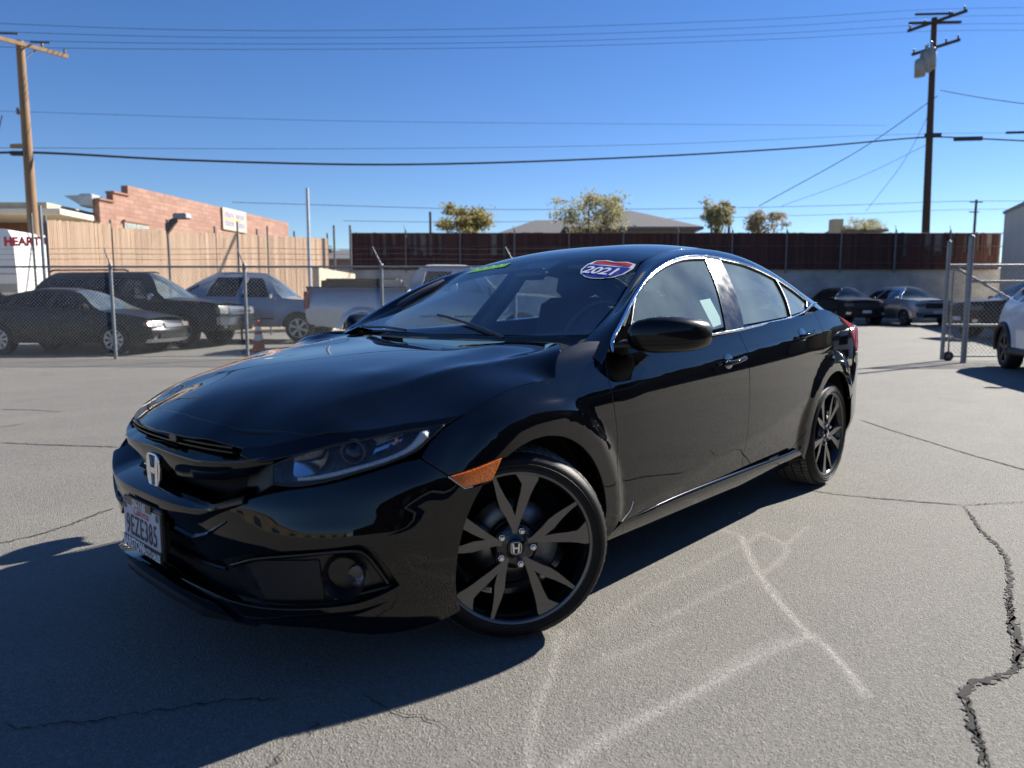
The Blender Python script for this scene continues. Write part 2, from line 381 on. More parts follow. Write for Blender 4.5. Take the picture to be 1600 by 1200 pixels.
# ================================================================== the black sedan
PAINT=mat('black_paint',(.0012,.0013,.0018),.0,spec=.5,coat=.035,coatr=.16)
def paint_detail(m):
    nt=m.node_tree; b=nt.nodes['Principled BSDF']; tc=node(nt,'ShaderNodeTexCoord')
    n=node(nt,'ShaderNodeTexNoise'); n.inputs['Scale'].default_value=90; n.inputs['Detail'].default_value=2; nt.links.new(tc.outputs['Object'],n.inputs['Vector'])
    bp=node(nt,'ShaderNodeBump'); bp.inputs['Strength'].default_value=.02; bp.inputs['Distance'].default_value=.0006; nt.links.new(n.outputs[0],bp.inputs['Height']); nt.links.new(bp.outputs[0],b.inputs['Normal'])
    # road dust, stronger low on the body, plus scattered specks
    d=node(nt,'ShaderNodeTexNoise'); d.inputs['Scale'].default_value=7; d.inputs['Detail'].default_value=10; d.inputs['Roughness'].default_value=.75; nt.links.new(tc.outputs['Object'],d.inputs['Vector'])
    mr=node(nt,'ShaderNodeMapRange'); mr.inputs[1].default_value=.45; mr.inputs[2].default_value=.8; mr.inputs[3].default_value=0; mr.inputs[4].default_value=.006; nt.links.new(d.outputs[0],mr.inputs[0])
    sp=node(nt,'ShaderNodeTexVoronoi'); sp.inputs['Scale'].default_value=38; nt.links.new(tc.outputs['Object'],sp.inputs['Vector'])
    s2=node(nt,'ShaderNodeMapRange'); s2.inputs[1].default_value=.03; s2.inputs[2].default_value=.07; s2.inputs[3].default_value=.25; s2.inputs[4].default_value=0; nt.links.new(sp.outputs['Distance'],s2.inputs[0])
    s3=node(nt,'ShaderNodeTexNoise'); s3.inputs['Scale'].default_value=9; nt.links.new(tc.outputs['Object'],s3.inputs['Vector'])
    s4=node(nt,'ShaderNodeMapRange'); s4.inputs[1].default_value=.6; s4.inputs[2].default_value=.68; nt.links.new(s3.outputs[0],s4.inputs[0])
    mu=node(nt,'ShaderNodeMath',operation='MULTIPLY'); nt.links.new(s2.outputs[0],mu.inputs[0]); nt.links.new(s4.outputs[0],mu.inputs[1])
    ad=node(nt,'ShaderNodeMath',operation='MAXIMUM'); nt.links.new(mr.outputs[0],ad.inputs[0]); nt.links.new(mu.outputs[0],ad.inputs[1])
    mx=node(nt,'ShaderNodeMix',data_type='RGBA'); nt.links.new(ad.outputs[0],mx.inputs[0]); mx.inputs[6].default_value=(.0012,.0013,.0018,1); mx.inputs[7].default_value=(.30,.28,.25,1); nt.links.new(mx.outputs[2],b.inputs['Base Color'])
paint_detail(PAINT)
GLOSSB=mat('gloss_black_trim',(.002,.002,.002),.03)
MATTEB=mat('matte_black_plastic',(.012,.012,.013),.55,bump=.12,bscale=500)
SATINB=mat('satin_black_plastic',(.010,.010,.011),.32,rvar=.08,nscale=20,bump=.04,bscale=300)
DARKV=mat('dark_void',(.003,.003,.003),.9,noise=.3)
RUBBER=mat('tyre_rubber',(.005,.005,.005),.5,spec=.25,noise=.4,nscale=30,ncol=(.013,.0125,.012),bump=.15,bscale=250)
TREADM=mat('tyre_tread',(.09,.085,.078),.9,noise=.5,nscale=25,ncol=(.17,.16,.14),bump=.3,bscale=120)
CHROME=mat('chrome',(.82,.83,.85),.07,metal=1,rvar=.04,nscale=30)
ALU=mat('machined_alloy',(.18,.175,.17),.33,metal=1,rvar=.06,nscale=6,stretch=(1,1,40),noise=.15)
ALUK=mat('black_alloy',(.008,.008,.009),.18,coat=.5)
STEEL=mat('brake_steel',(.28,.28,.28),.4,metal=1,noise=.5,nscale=14)
GLASSW=glass('windshield_glass',(.80,.88,.86),1.5,dust_sheen=.006)
GLASSS=glass('side_glass',(.82,.92,.90),1.8,dust_sheen=.32,dcol=(.46,.58,.56))  # teal film: some dust, mostly sky reflection painted into the glass
GLASSR=glass('rear_glass',(.30,.36,.36),1.52,dust_sheen=.03)
LENS=glass('lamp_lens',(.95,.97,.98),1.5,dust_sheen=.05)
AMBER=mat('amber_reflector',(.75,.16,.012),.12,coat=1,noise=.35,nscale=60,bump=.35,bscale=160)
REDL=mat('red_lamp',(.62,.012,.025),.1,coat=1,noise=.4,nscale=30)
SEATM=mat('charcoal_seat_cloth',(.035,.035,.037),.85,noise=.3,nscale=200,bump=.2,bscale=400)
HEADL=mat('grey_headliner',(.20,.20,.195),.9,noise=.2,nscale=50)
REFL=mat('lamp_reflector',(.75,.78,.82),.12,metal=1,rvar=.06,nscale=25)
CAR=empty('black_sedan'); tag(CAR,'glossy black four-door sedan in the foreground with its front wheels turned','car')
def both(o): return o,mirror_y(o)
X2T=lambda L:[(float(t_of_x(x)),z) for x,z in L]
def arc(c,r,a0,a1,n=28): 
    return X2T([(c[0]+r*math.cos(R(a0+(a1-a0)*i/n)),c[1]+r*math.sin(R(a0+(a1-a0)*i/n))) for i in range(n+1)])
A0,A1=ARC
# ---- shared seam lines in (t,z)
DT=float(t_of_x(-1.5))-2.9937
sh=lambda L:[(t+DT,z) for t,z in L]
BROW=[(.443,.680),(.533,.689),(.671,.717),(.830,.730),(1.020,.747),(1.166,.763)]         # hood edge over lamp
CUT=[(1.166,.763),(1.255,.796),(1.359,.825),(1.475,.838),(1.566,.846)]                    # hood edge over fender
CUT2=[(1.566,.846),(1.583,.872),(1.618,.908),(1.655,.930)]                                 # hood corner up to the screen
DFRONT=sh([(1.950,.287),(1.925,.300),(1.912,.34),(1.905,.435),(1.912,.618),(1.897,.713),(1.885,.804),(1.905,.88),(1.955,.952)])
DB=sh([(3.022,.300),(3.000,.36),(3.0,.441),(3.014,.623),(3.004,.775),(2.990,.896),(2.968,.982)])
DR=sh([(3.604,.296),(3.70,.318),(3.775,.37),(3.842,.503),(3.915,.660),(3.985,.80),(3.990,.947),(3.975,1.045)])
# ---- panels on the left, then their right-hand twins
fender=patch('front_fender',seg(
    [(1.166,.761),(1.095,.727),(1.042,.690),(1.010,.657)],[(1.010,.657),(1.086,.601)],[(1.086,.601),(1.165,.612),(1.265,.633)],
    arc(A0,.336,61,188),[arc(A0,.336,188,189)[0],(1.850+DT,.215)],sh([(1.850,.215),(1.885,.25),(1.925,.300)]),DFRONT[1:],[DFRONT[-1],(1.80,.954),(1.655,.930)],CUT2[::-1],CUT[::-1]),
    body,PAINT,CAR,step=.022,gap=.0026); both(fender)
fdoor=patch('front_door',seg(DFRONT,sh([(1.955,.952),(2.3,.948),(2.65,.955),(2.968,.982)]),DB[::-1],sh([(3.022,.300),(2.4,.302),(1.950,.287)])),body,PAINT,CAR,step=.026,gap=.0026); fdoor2=mirror_y(fdoor)
rdoor=patch('rear_door',seg(DB,sh([(2.968,.982),(3.35,1.0),(3.7,1.022),(3.975,1.045)]),DR[::-1],sh([(3.604,.296),(3.3,.296),(3.022,.300)])),body,PAINT,CAR,step=.026,gap=.0026); rdoor2=mirror_y(rdoor)
QT=[(3.975+DT,1.045),(4.02,1.058),(4.10,1.060),(4.206,1.043),(4.317,1.017),(4.455,.984),(4.607,.945)]
qp=patch('quarter_panel',seg(DR,QT,[(4.607,.945),(4.585,.89),(4.60,.83),(4.66,.78)],[(4.66,.78),(4.655,.70),(4.555,.56)],[(4.555,.56),(4.4875,.50)],
    arc(A1,.352,154,8),[arc(A1,.352,8,8.1)[0],(3.83+DT,.215)],sh([(3.83,.215),(3.78,.25),(3.70,.30),(3.604,.296)])),body,PAINT,CAR,step=.024); both(qp)
def sillf(t,z):
    t=np.asarray(t,float);z=np.asarray(z,float); ta=np.abs(t); X=np.interp(ta,_T,_X);Y=np.interp(ta,_T,_Y);an=np.interp(ta,_T,_an)
    o=pchip([.16,.20,.245,.275,.287,.295,.300,.306,.312],[-.10,-.055,-.022,-.007,-.0045,-.0085,-.0145,-.026,-.045],z)
    return np.stack([X+np.sin(an)*o,Y-np.cos(an)*o,z],-1)
sill=patch('side_sill',seg(sh([(1.960,.287),(2.4,.304),(3.0,.303),(3.5,.300),(3.66,.302)]),sh([(3.66,.302),(3.76,.255),(3.82,.205)]),sh([(3.82,.205),(3.0,.197),(2.3,.200),(1.865,.212)]),sh([(1.865,.212),(1.90,.25),(1.960,.287)])),sillf,PAINT,CAR,step=.02); both(sill)
# ---- front bumper, one piece across the nose with its openings
HB=[(0,.498),(.2,.499),(.325,.500),(.420,.520),(.54,.560),(.631,.581),(.723,.594),(.829,.617),(.938,.643),(1.008,.654)]
def sym(L): return [(-t,z) for t,z in L[::-1]]
hb=[(1.008,.654),(1.085,.598),(1.130,.560),(1.230,.568)]
ar=arc(A0,.336,44,-29)
half_side=[hb,[(1.230,.568),ar[0]],ar,[ar[-1],(1.131,.166),(1.05,.152),(.976,.145),(.855,.145),(.706,.180),(.56,.190),(.45,.192)]]
right=[sym(r) for r in half_side[::-1]]
outer=seg(sym(HB)[:-1]+HB,*half_side,[(.45,.192),(0,.205),(-.45,.192)],*right)
fogL=seg([(.355,.350),(.541,.406),(.825,.440)],[(.825,.440),(.860,.427)],[(.860,.427),(.936,.304)],[(.936,.304),(.88,.279),(.82,.262),(.66,.247),(.517,.242)],[(.517,.242),(.44,.275),(.355,.350)])
hr_=[[(.219,.431),(.302,.384),(.355,.351)],[(.355,.351),(.541,.406),(.825,.440)],[(.825,.440),(.860,.427)],[(.860,.427),(.936,.304)],[(.936,.304),(.88,.279),(.82,.262),(.66,.247),(.517,.242),(.42,.245)],[(.42,.245),(.33,.254),(0,.270)]]
cen=seg([(-.219,.431),(0,.431),(.219,.431)],*hr_,*[sym(r) for r in hr_[::-1]])
bumper=patch('front_bumper',outer,body,PAINT,CAR,step=.02,holes=[cen],gap=.0025,thick=.014,edge=.004)
# swept mouldings across the nose: profile of (offset, height) pairs that may vary with t
def sweep(name,ts,prof,m,parent,smooth=True,close=True):
    P=[]
    for t in ts:
        pr=prof(t); q=np.array(pr); P.append(plan(np.full(len(q),t),q[:,1],q[:,0]))
    P=np.array(P); mb=MB(); 
    Q=np.concatenate([P,P[:,:1]],1) if close else P
    mb.grid(Q,smooth)
    if close: mb.add(P[0],[tuple(range(P.shape[1]))]); mb.add(P[-1],[tuple(range(P.shape[1]))[::-1]])
    me=mb.mesh(name); 
    bm=bmesh.new(); bm.from_mesh(me); bmesh.ops.remove_doubles(bm,verts=bm.verts,dist=1e-5); bmesh.ops.recalc_face_normals(bm,faces=bm.faces)
    for e in bm.edges:
        if len(e.link_faces)==2 and e.calc_face_angle(0)>.6: e.smooth=False
    bm.to_mesh(me); bm.free(); return link(name,me,m,parent)
def plan(t,z,o):
    t=np.asarray(t,float);z=np.asarray(z,float); ta=np.abs(t); sg=np.where(t<0,-1.,1.)
    X=np.interp(ta,_T,_X);Y=np.interp(ta,_T,_Y);an=np.interp(ta,_T,_an)
    return np.stack([X+np.sin(an)*o,sg*(Y-np.cos(an)*o),z],-1)
I=lambda t,a,b: float(np.interp(abs(t),a,b))
def lin(a,b,n): return np.linspace(a,b,n)
# upper wing bar
def wing(t):
    ze=I(t,[0,.27,.40,.47,.57],[.641,.631,.638,.647,.666]); de=I(t,[0,.27,.41,.49,.58],[-.034,-.036,-.046,-.054,-.066]); zb=I(t,[0,.15,.35,.46,.57],[.556,.562,.577,.598,.640]); zt=ze+I(t,[0,.3,.45,.57],[.017,.020,.014,.018]); dt=de-I(t,[0,.4,.57],[.036,.032,.02])
    return [(dt-.03,zt-.006),(dt-.004,zt),(dt,zt+.0005),(de-.006,ze+.004),(de-.0015,ze+.0015),(de,ze-.003),(de-.002,ze-.020),(de-.007,(ze+zb)/2),(de-.018,zb+.004),(de-.024,zb),(de-.06,zb)]
sweep('grille_wing',lin(-.56,.56,61),wing,GLOSSB,CAR)
# beak: shelf over the number plate
def beak(t):
    zt=I(t,[0,.3,.36,.42,.52],[.505,.504,.510,.528,.558]); zb=I(t,[0,.22,.34,.42,.52],[.447,.453,.462,.499,.548]); d=I(t,[0,.36,.52],[.006,.006,.002])
    return [(d-.09,zt+.030),(d-.05,zt+.020),(d-.012,zt+.005),(d-.002,zt-.002),(d,zt-.010),(d-.010,zb),(d-.06,zb-.004)]
sweep('bumper_beak',lin(-.50,.50,55),beak,PAINT,CAR)
# tips of the lower bumper beside the plate
for s in (1,-1):
    def tip(t):
        zt=I(t,[.205,.30,.36,.44],[.432,.420,.440,.488]); zb=I(t,[.205,.293,.33,.44],[.412,.378,.392,.45]); d=.004
        return [(d-.05,zt+.012),(d-.006,zt+.003),(d,zt-.004),(d-.02,zb),(d-.06,zb)]
    sweep('bumper_tip',lin(.206*s,.44*s,24),tip,PAINT,CAR)
# front lip
def lip(t):
    z=I(t,[0,.09,.38,.453,.54,.615,.819,.967,1.01],[.268,.266,.234,.195,.205,.219,.235,.281,.298]); d=I(t,[0,.38,.46,.75,1.01],[.004,.0,-.006,-.012,-.016]); b=I(t,[0,.38,.5,1.01],[.045,.040,.02,.01])
    return [(d-.07,z+.008),(d-.010,z+.004),(d,z-.001),(d-.004,z-.006),(d-.050,z-.018),(d-.09,z-.022)]
sweep('front_lip',lin(-1.0,1.0,85),lip,PAINT,CAR)
def chin(t):
    z=I(t,[0,.2,.36,.43],[.200,.196,.180,.165]); k=I(t,[0,.30,.43],[0,0,.05]); return [(-.03-k,z+.02),(-.012-k,z+.008),(-.02-k,z-.015),(-.06-k,z-.035),(-.10-k,z-.035)]
sweep('chin_spoiler',lin(-.43,.43,40),chin,MATTEB,CAR)
# lower grille: backing and bars
bk=gridpatch('grille_backing',lambda t,z: plan(t,z,-.085),lin(-.56,.56,40),lin(.23,.45,4),DARKV,CAR)
for z in (.315,.375): sweep('grille_bar',lin(-.36,.36,40),lambda t,z=z:[(-.085,z+.006),(-.058,z+.005),(-.054,z),(-.06,z-.006),(-.085,z-.006)],SATINB,CAR)
gridpatch('upper_grille_backing',lambda t,z: plan(t,z,-.105-.25*np.maximum(0,z-.66)),lin(-.62,.62,40),lin(.47,.715,6),DARKV,CAR)
for z in (.662,.676): sweep('upper_grille_bar',lin(-.40,.40,40),lambda t,z=z:[(-.10,z+.002),(-.068,z+.002),(-.068,z-.002),(-.10,z-.002)],SATINB,CAR)
mb=MB(); mb.box((.797,.10,.678),(.03,.05,.026),b=.004); mb.build('front_sensor',SATINB,CAR)
# fog lamp bezels
for s in (1,-1):
    F=lambda t,z,d=0: body(t,z,d)
    bz=patch('fog_bezel',fogL*[s,1],lambda t,z: body(t,z,-.035),SATINB,CAR,step=.02,gap=.002,thick=.01,sgn=1)
    pn=patch('bezel_panel',np.array([(.47,.365),(.71,.384),(.718,.268),(.53,.256)])*[s,1],lambda t,z: body(t,z,-.029),MATTEB,bz,step=.03,gap=0)
    pl=[(.42,.345),(.54,.384),(.818,.416),(.842,.404),(.905,.31)]
    P=cr(np.array(pl)*[s,1],12); q=body(P[:,0],P[:,1],-.022); MB().tube(q.tolist(),.0075,8).build('bezel_blade',GLOSSB,bz)
    P=cr(np.array([(.75,.270),(.866,.290),(.938,.300)])*[s,1],10); q=body(P[:,0],P[:,1],-.024); MB().tube(q.tolist(),.006,6).build('bezel_blade',SATINB,bz)
    c=body(np.array([.790*s]),np.array([.340]),-.034)[0]; c2_=body(np.array([.822*s]),np.array([.340]),-.020)[0]; Mx=Matrix.Rotation(R(34*s),3,'Z')
    fl=MB().lathe([(.062,.030),(.058,.022),(.046,.004),(.042,-.03)],c,ax='x',n=28,M=Mx).build('fog_lamp',SATINB,bz)
    MB().lathe([(.001,-.004),(.030,-.006),(.036,-.012),(.036,-.03)],c,ax='x',n=24,M=Mx).build('fog_lens',LENS,fl) if 0 else None
    MB().lathe([(.001,-.020),(.016,-.018),(.025,-.008),(.029,.002)],c2_,ax='x',n=24,M=Mx).build('fog_lamp_bowl',mat('fog_bowl',(.32,.33,.35),.2,metal=.8,noise=.5,nscale=60),bz)
    MB().lathe([(.0005,.008),(.018,.006),(.030,.002)],c2_,ax='x',n=24,M=Mx).build('fog_lens',LENS,bz)
# head lamp: black brow, lens, bowls behind it
HL=seg([(.566,.640),(.577,.593)],[(.577,.593),(.637,.591),(.721,.602),(.829,.627),(.938,.654),(1.008,.678),(1.042,.700),(1.105,.738)],[(1.105,.738),(1.031,.729),(.910,.715),(.749,.692),(.632,.665),(.566,.640)])
for s in (1,-1):
    patch('lamp_brow',seg(BROW,[(1.166,.763),(1.092,.735),(1.031,.733),(.910,.719),(.749,.696),(.632,.670),(.505,.648),(.443,.660)],[(.443,.660),(.443,.680)])*[s,1],body,GLOSSB,CAR,step=.02,gap=.0015,thick=.03)
    patch('lamp_cheek',seg([(.43,.645),(.50,.642),(.562,.641)],[(.562,.641),(.573,.591)],[(.573,.591),(.50,.553),(.43,.53)],[(.43,.53),(.43,.645)])*[s,1],lambda t,z: body(t,z,-.010-.45*np.clip((.565-np.abs(t)),0,1)),MATTEB,CAR,step=.02,gap=.001,thick=.03)
    lampE=patch('head_lamp',HL*[s,1],lambda t,z: body(t,z,-.07),mat('lamp_housing',(.06,.063,.068),.35,metal=.4,noise=.4,nscale=25),CAR,step=.03,gap=-.004,thick=.0)
    patch('lamp_lens',HL*[s,1],lambda t,z: body(t,z,-.004),LENS,lampE,step=.022,gap=.001,thick=.05,edge=.004)
    rim=np.vstack([HL,HL[:1]])*[s,1]; q=body(rim[:,0],rim[:,1],-.004); MB().tube(q.tolist(),.0035,6,caps=False).build('lamp_seal',SATINB,lampE)
    # three bowls
    bw=seg([(0.615,0.653),(0.625,0.608),(0.690,0.612)],[(0.690,0.612),(0.725,0.648),(0.735,0.683)],[(0.735,0.683),(0.670,0.673),(0.615,0.653)])*[s,1]
    patch('high_beam_reflector',bw,lambda t,z:body(t,z,-.060+1.6*((np.abs(t)-.67)**2+(z-.643)**2)*4),REFL,lampE,step=.012,gap=0,thick=.0)
    c=body(np.array([.812*s]),np.array([.672]),-.03)[0]; Mx=Matrix.Rotation(R(36*s),3,'Z')
    MB().lathe([(.0005,.020),(.016,.017),(.028,.006),(.031,-.02)],c,ax='x',n=28,M=Mx).build('projector_lens',GLOSSB,lampE)
    MB().lathe([(.030,.004),(.037,.006),(.039,.0),(.039,-.03)],c,ax='x',n=28,M=Mx).build('projector_shroud',SATINB,lampE)
    bw=seg([(0.875,0.661),(0.880,0.665),(0.935,0.683)],[(0.935,0.683),(0.970,0.698),(0.980,0.715)],[(0.980,0.715),(0.920,0.705),(0.895,0.698)],[(0.895,0.698),(0.875,0.661)])*[s,1]
    patch('turn_reflector',bw,lambda t,z:body(t,z,-.050+(np.abs(t)-.87)*.22),REFL,lampE,step=.012,gap=0,thick=.0)
    c=body(np.array([.952*s]),np.array([.701]),-.020)[0]; MB().lathe([(.0005,.007),(.005,.005),(.0068,0),(.005,-.006),(.0005,-.008)],c,n=12).build('amber_bulb',mat('amber_bulb',(.9,.22,.02),.2,coat=1),lampE)
    st=np.array([(0.650,0.606),(0.720,0.613),(0.824,0.633),(0.934,0.658),(0.995,0.681),(1.035,0.708),(1.055,0.722)])*[s,1]; P=cr(st,12); a=np.linspace(0,1,len(P)); wd=np.interp(a,[0,.1,.6,.85,1],[.005,.0065,.009,.016,.007])
    q=body(P[:,0],P[:,1],-.014); MB().tube(q.tolist(),wd.tolist(),8).build('running_light',mat('running_light_bar',(.50,.53,.52),.35,coat=.3,noise=.35,nscale=120,bump=.3,bscale=200),lampE)
    for k in (0.750,0.908): 
        a=body(np.array([k*s,(k+.03)*s]),np.array([.622+(k-.75)*.25,.688]),-.035); MB().tube(a.tolist(),.004,6).build('lamp_divider',SATINB,lampE)
    # amber corner reflector and side scuff
    patch('side_reflector',seg([(1.089,.599),(1.132,.562)],[(1.132,.562),(1.226,.570)],[(1.226,.570),(1.264,.630)],[(1.264,.630),(1.165,.610),(1.089,.599)])*[s,1],lambda t,z: body(t,z,.0025),AMBER,CAR,step=.012,gap=.002,thick=.012)
    MB().tube(body(np.array([1.083,1.132,1.158])*s,np.array([.599,.559,.561]),.001).tolist(),.0018,6).build('reflector_edge',CHROME,CAR)
# ---- hood
he=body(np.array([p[0] for p in BROW+CUT[1:]+CUT2[1:]]),np.array([p[1] for p in BROW+CUT[1:]+CUT2[1:]]))
def ridge_y(x): return pchip([-.45,-.25,0,.2,.4,.7,.9],[.80,.745,.665,.605,.54,.43,.36],x)
def crease(x,y):
    ya=np.abs(y); k=.42*sstep(.72,.15,x); w_=.006; q=(ya-ridge_y(x))/w_
    return -k*w_*np.where(q>20,q,np.log1p(np.exp(np.minimum(q,20))))
hp=[(p[0],p[1],p[2]) for p in he[1:]]
hp+=[(.815,0,.692),(.808,.12,.692),(.793,.2,.691),(.765,.30,.688),(.765,0,.730),(.735,.25,.722),(.69,0,.772),(.645,.3,.757),(.5,0,.832),(.5,.3,.820),(.25,0,.880),(.25,.35,.872),(0,0,.910),(0,.4,.906),(-.22,0,.930),(-.25,.4,.934),(-.32,.0,.938),(-.36,.4,.944),(-.42,.68,.948),
     (.58,.42,.777),(.3,.45,.860),(.3,.57,.838),(0,.5,.906),(0,.665,.890),(-.2,.5,.934),(-.2,.72,.922),(.58,.56,.748),(.48,.62,.757),(.3,.70,.792),(.05,.77,.852)]
hp=np.array(hp); hp=np.vstack([hp,hp[hp[:,1]>.01]*[1,-1,1]])
HT=tps_fit(hp[:,:2],hp[:,2]-crease(hp[:,0],hp[:,1]),lam=2e-5)
def hoodf(x,y): 
    x=np.asarray(x,float);y=np.asarray(y,float); return np.stack([x,y,tps(HT,x,y)+crease(x,y)],-1)
lh=[(p[0],p[1]) for p in he]
L1=[(.817,0),(.809,.12),(.794,.2),(.766,.30),lh[0]]
rear=[lh[-1],(-.38,.62),(-.335,.40),(-.315,.2),(-.31,0)]
nb=len(BROW); c2=nb+len(CUT)-1
SPL=[lh[2],(.660,.46),(.708,.32),(.740,.17),(.752,0)]      # shut line between hood and nose cap
mir_=lambda rr:[[(x,-y) for x,y in r[::-1]] for r in rr[::-1]]
hl=[SPL[::-1],lh[2:nb],lh[nb-1:c2],lh[c2-1:],rear]
hood=patch('hood',seg(*hl,*mir_(hl)),hoodf,PAINT,CAR,step=.02,gap=.0026,thick=.012,edge=.003)
cl=[L1,lh[:3],SPL]
patch('nose_cap',seg(*cl,*mir_(cl)),hoodf,PAINT,CAR,step=.02,gap=.0015,thick=.012,edge=.004)
# cowl and wipers under the screen
MB().grid([[(-.25,y,.895),(-.33,y,.912),(-.50,y,.935)] for y in lin(-.74,.74,9)]).build('cowl',MATTEB,CAR)
# ---- roof, screens and deck: one smooth sheet over (x,y)
tp=[(-.29,0,.945),(-.31,.3,.946),(-.40,.6,.955),(-.47,.72,.975),(-.65,0,1.117),(-.68,.35,1.115),(-.692,.685,1.07),(-.9,0,1.232),(-.92,.35,1.222),(-.89,.63,1.168),(-1.10,0,1.318),(-1.1,.3,1.308),(-1.1,.555,1.280),
    (-1.3,0,1.372),(-1.3,.3,1.363),(-1.3,.55,1.328),(-1.6,0,1.411),(-1.6,.3,1.402),(-1.6,.53,1.368),(-1.9,0,1.418),(-1.9,.3,1.409),(-1.9,.53,1.373),(-2.2,0,1.397),(-2.2,.3,1.388),(-2.2,.54,1.347),(-2.5,0,1.337),(-2.5,.3,1.328),(-2.5,.56,1.285),
    (-2.8,0,1.242),(-2.8,.3,1.235),(-2.8,.58,1.198),(-3.12,0,1.122),(-3.12,.3,1.119),(-3.12,.62,1.092),(-3.2,.0,1.090),(-3.2,.64,1.066)]
tp=np.array(tp); tp=np.vstack([tp,tp[tp[:,1]>.01]*[1,-1,1]]); TT=tps_fit(tp[:,:2],tp[:,2],lam=1e-5)
def topf(x,y,d=0):
    x=np.asarray(x,float);y=np.asarray(y,float); return np.stack([x,y,tps(TT,x,y)+d],-1)
E1=[(-.33,.765),(-.45,.737),(-.56,.715),(-.692,.685),(-.89,.625),(-1.1,.562),(-1.3,.545),(-1.6,.535),(-2.0,.535),(-2.4,.548),(-2.8,.582),(-3.02,.61),(-3.19,.635)]
E2=[(-.36,.872),(-.455,.940),(-.57,1.018),(-.742,1.120),(-.97,1.222),(-1.292,1.302),(-1.62,1.324),(-2.04,1.294),(-2.397,1.218),(-2.659,1.128),(-2.86,1.066),(-3.02,1.035),(-3.20,.995)]
e1=cr(np.array(E1),20); e2=cr(np.array(E2),20)
def al(c): return np.concatenate([[0],np.cumsum(np.linalg.norm(np.diff(c,axis=0),axis=1))])
# pair the two edge curves by matching x progress
s1=al(e1)/al(e1)[-1]; s2=al(e2)/al(e2)[-1]
def railf(s,u):
    s=np.asarray(s,float);u=np.asarray(u,float)
    a=np.stack([np.interp(s,s1,e1[:,0]),np.interp(s,s1,e1[:,1])],-1); b=np.stack([np.interp(s,s2,e2[:,0]),np.interp(s,s2,e2[:,1])],-1)
    P1=topf(a[...,0],a[...,1]); P2=side(b[...,0],b[...,1])
    e=.004; m1=(topf(a[...,0],a[...,1]+e)-P1)/e; m2=(side(b[...,0],b[...,1]-e)-P2)/e
    L=np.linalg.norm(P2-P1,axis=-1)[...,None]
    m1=m1/np.linalg.norm(m1,axis=-1)[...,None]*L*.95; m2=m2/np.linalg.norm(m2,axis=-1)[...,None]*L*.7
    # sideways drift removed from tangents is carried by the end points
    u=u[...,None]; return (2*u**3-3*u**2+1)*P1+(u**3-2*u**2+u)*m1+(-2*u**3+3*u**2)*P2+(u**3-u**2)*m2
both(gridpatch('roof_rail',railf,np.linspace(0,1,90),np.linspace(0.01,1,12),PAINT,CAR,sgn=-1))
wsL=[(-.325,0),(-.345,.25),(-.40,.5),(-.455,.68)]; wsE=[(-.455,.68),(-.47,.725),(-.56,.708),(-.692,.678),(-.89,.618),(-1.085,.555)]; wsT=[(-1.085,.555),(-1.115,.4),(-1.125,.2),(-1.128,0)]
my=lambda r:[(x,-y) for x,y in r[::-1]]
wind=patch('windshield',seg(wsL,wsE,wsT,my(wsT),my(wsE),my(wsL)),lambda x,y: topf(x,y,.0),GLASSW,CAR,step=.04,gap=.0,thick=.0)
roofL=[[(-1.125,0),(-1.122,.2),(-1.112,.4),(-1.085,.555)],[(-1.085,.555),(-1.3,.540),(-1.6,.530),(-2.0,.530),(-2.45,.545)],[(-2.45,.545),(-2.42,.3),(-2.41,0)]]
patch('roof',seg(*roofL,*[my(r) for r in roofL[::-1]]),topf,PAINT,CAR,step=.04,gap=.002,thick=.006)
rw=[[(-2.42,0),(-2.43,.3),(-2.46,.54)],[(-2.46,.54),(-2.8,.575),(-3.15,.62)],[(-3.15,.62),(-3.17,.3),(-3.175,0)]]
patch('rear_window',seg(*rw,*[my(r) for r in rw[::-1]]),topf,GLASSR,CAR,step=.05,gap=.002,thick=.0)
def deckf(x,y):
    x=np.asarray(x,float);y=np.asarray(y,float); zc=pchip([-3.75,-3.6,-3.4,-3.16,-2.7],[.975,1.0,1.030,1.062,1.115],x); zs=pchip([-3.7,-3.4,-3.16,-3.0,-2.87,-2.70],[.925,.935,.945,.984,1.017,1.052],x)
    return np.stack([x,y,zc-(zc-zs)*(np.abs(y)/.86)**3.2],-1)
dl=[[(-3.17,0),(-3.17,.3),(-3.15,.60),(-2.98,.68),(-2.72,.81)],[(-2.72,.81),(-2.76,.845),(-2.87,.856),(-3.0,.863),(-3.16,.858),(-3.3,.828),(-3.45,.765),(-3.57,.66)],[(-3.57,.66),(-3.65,.45),(-3.69,.2),(-3.70,0)]]
patch('trunk_lid',seg(*dl,*[my(r) for r in dl[::-1]]),deckf,PAINT,CAR,step=.03,gap=.001,thick=.03)
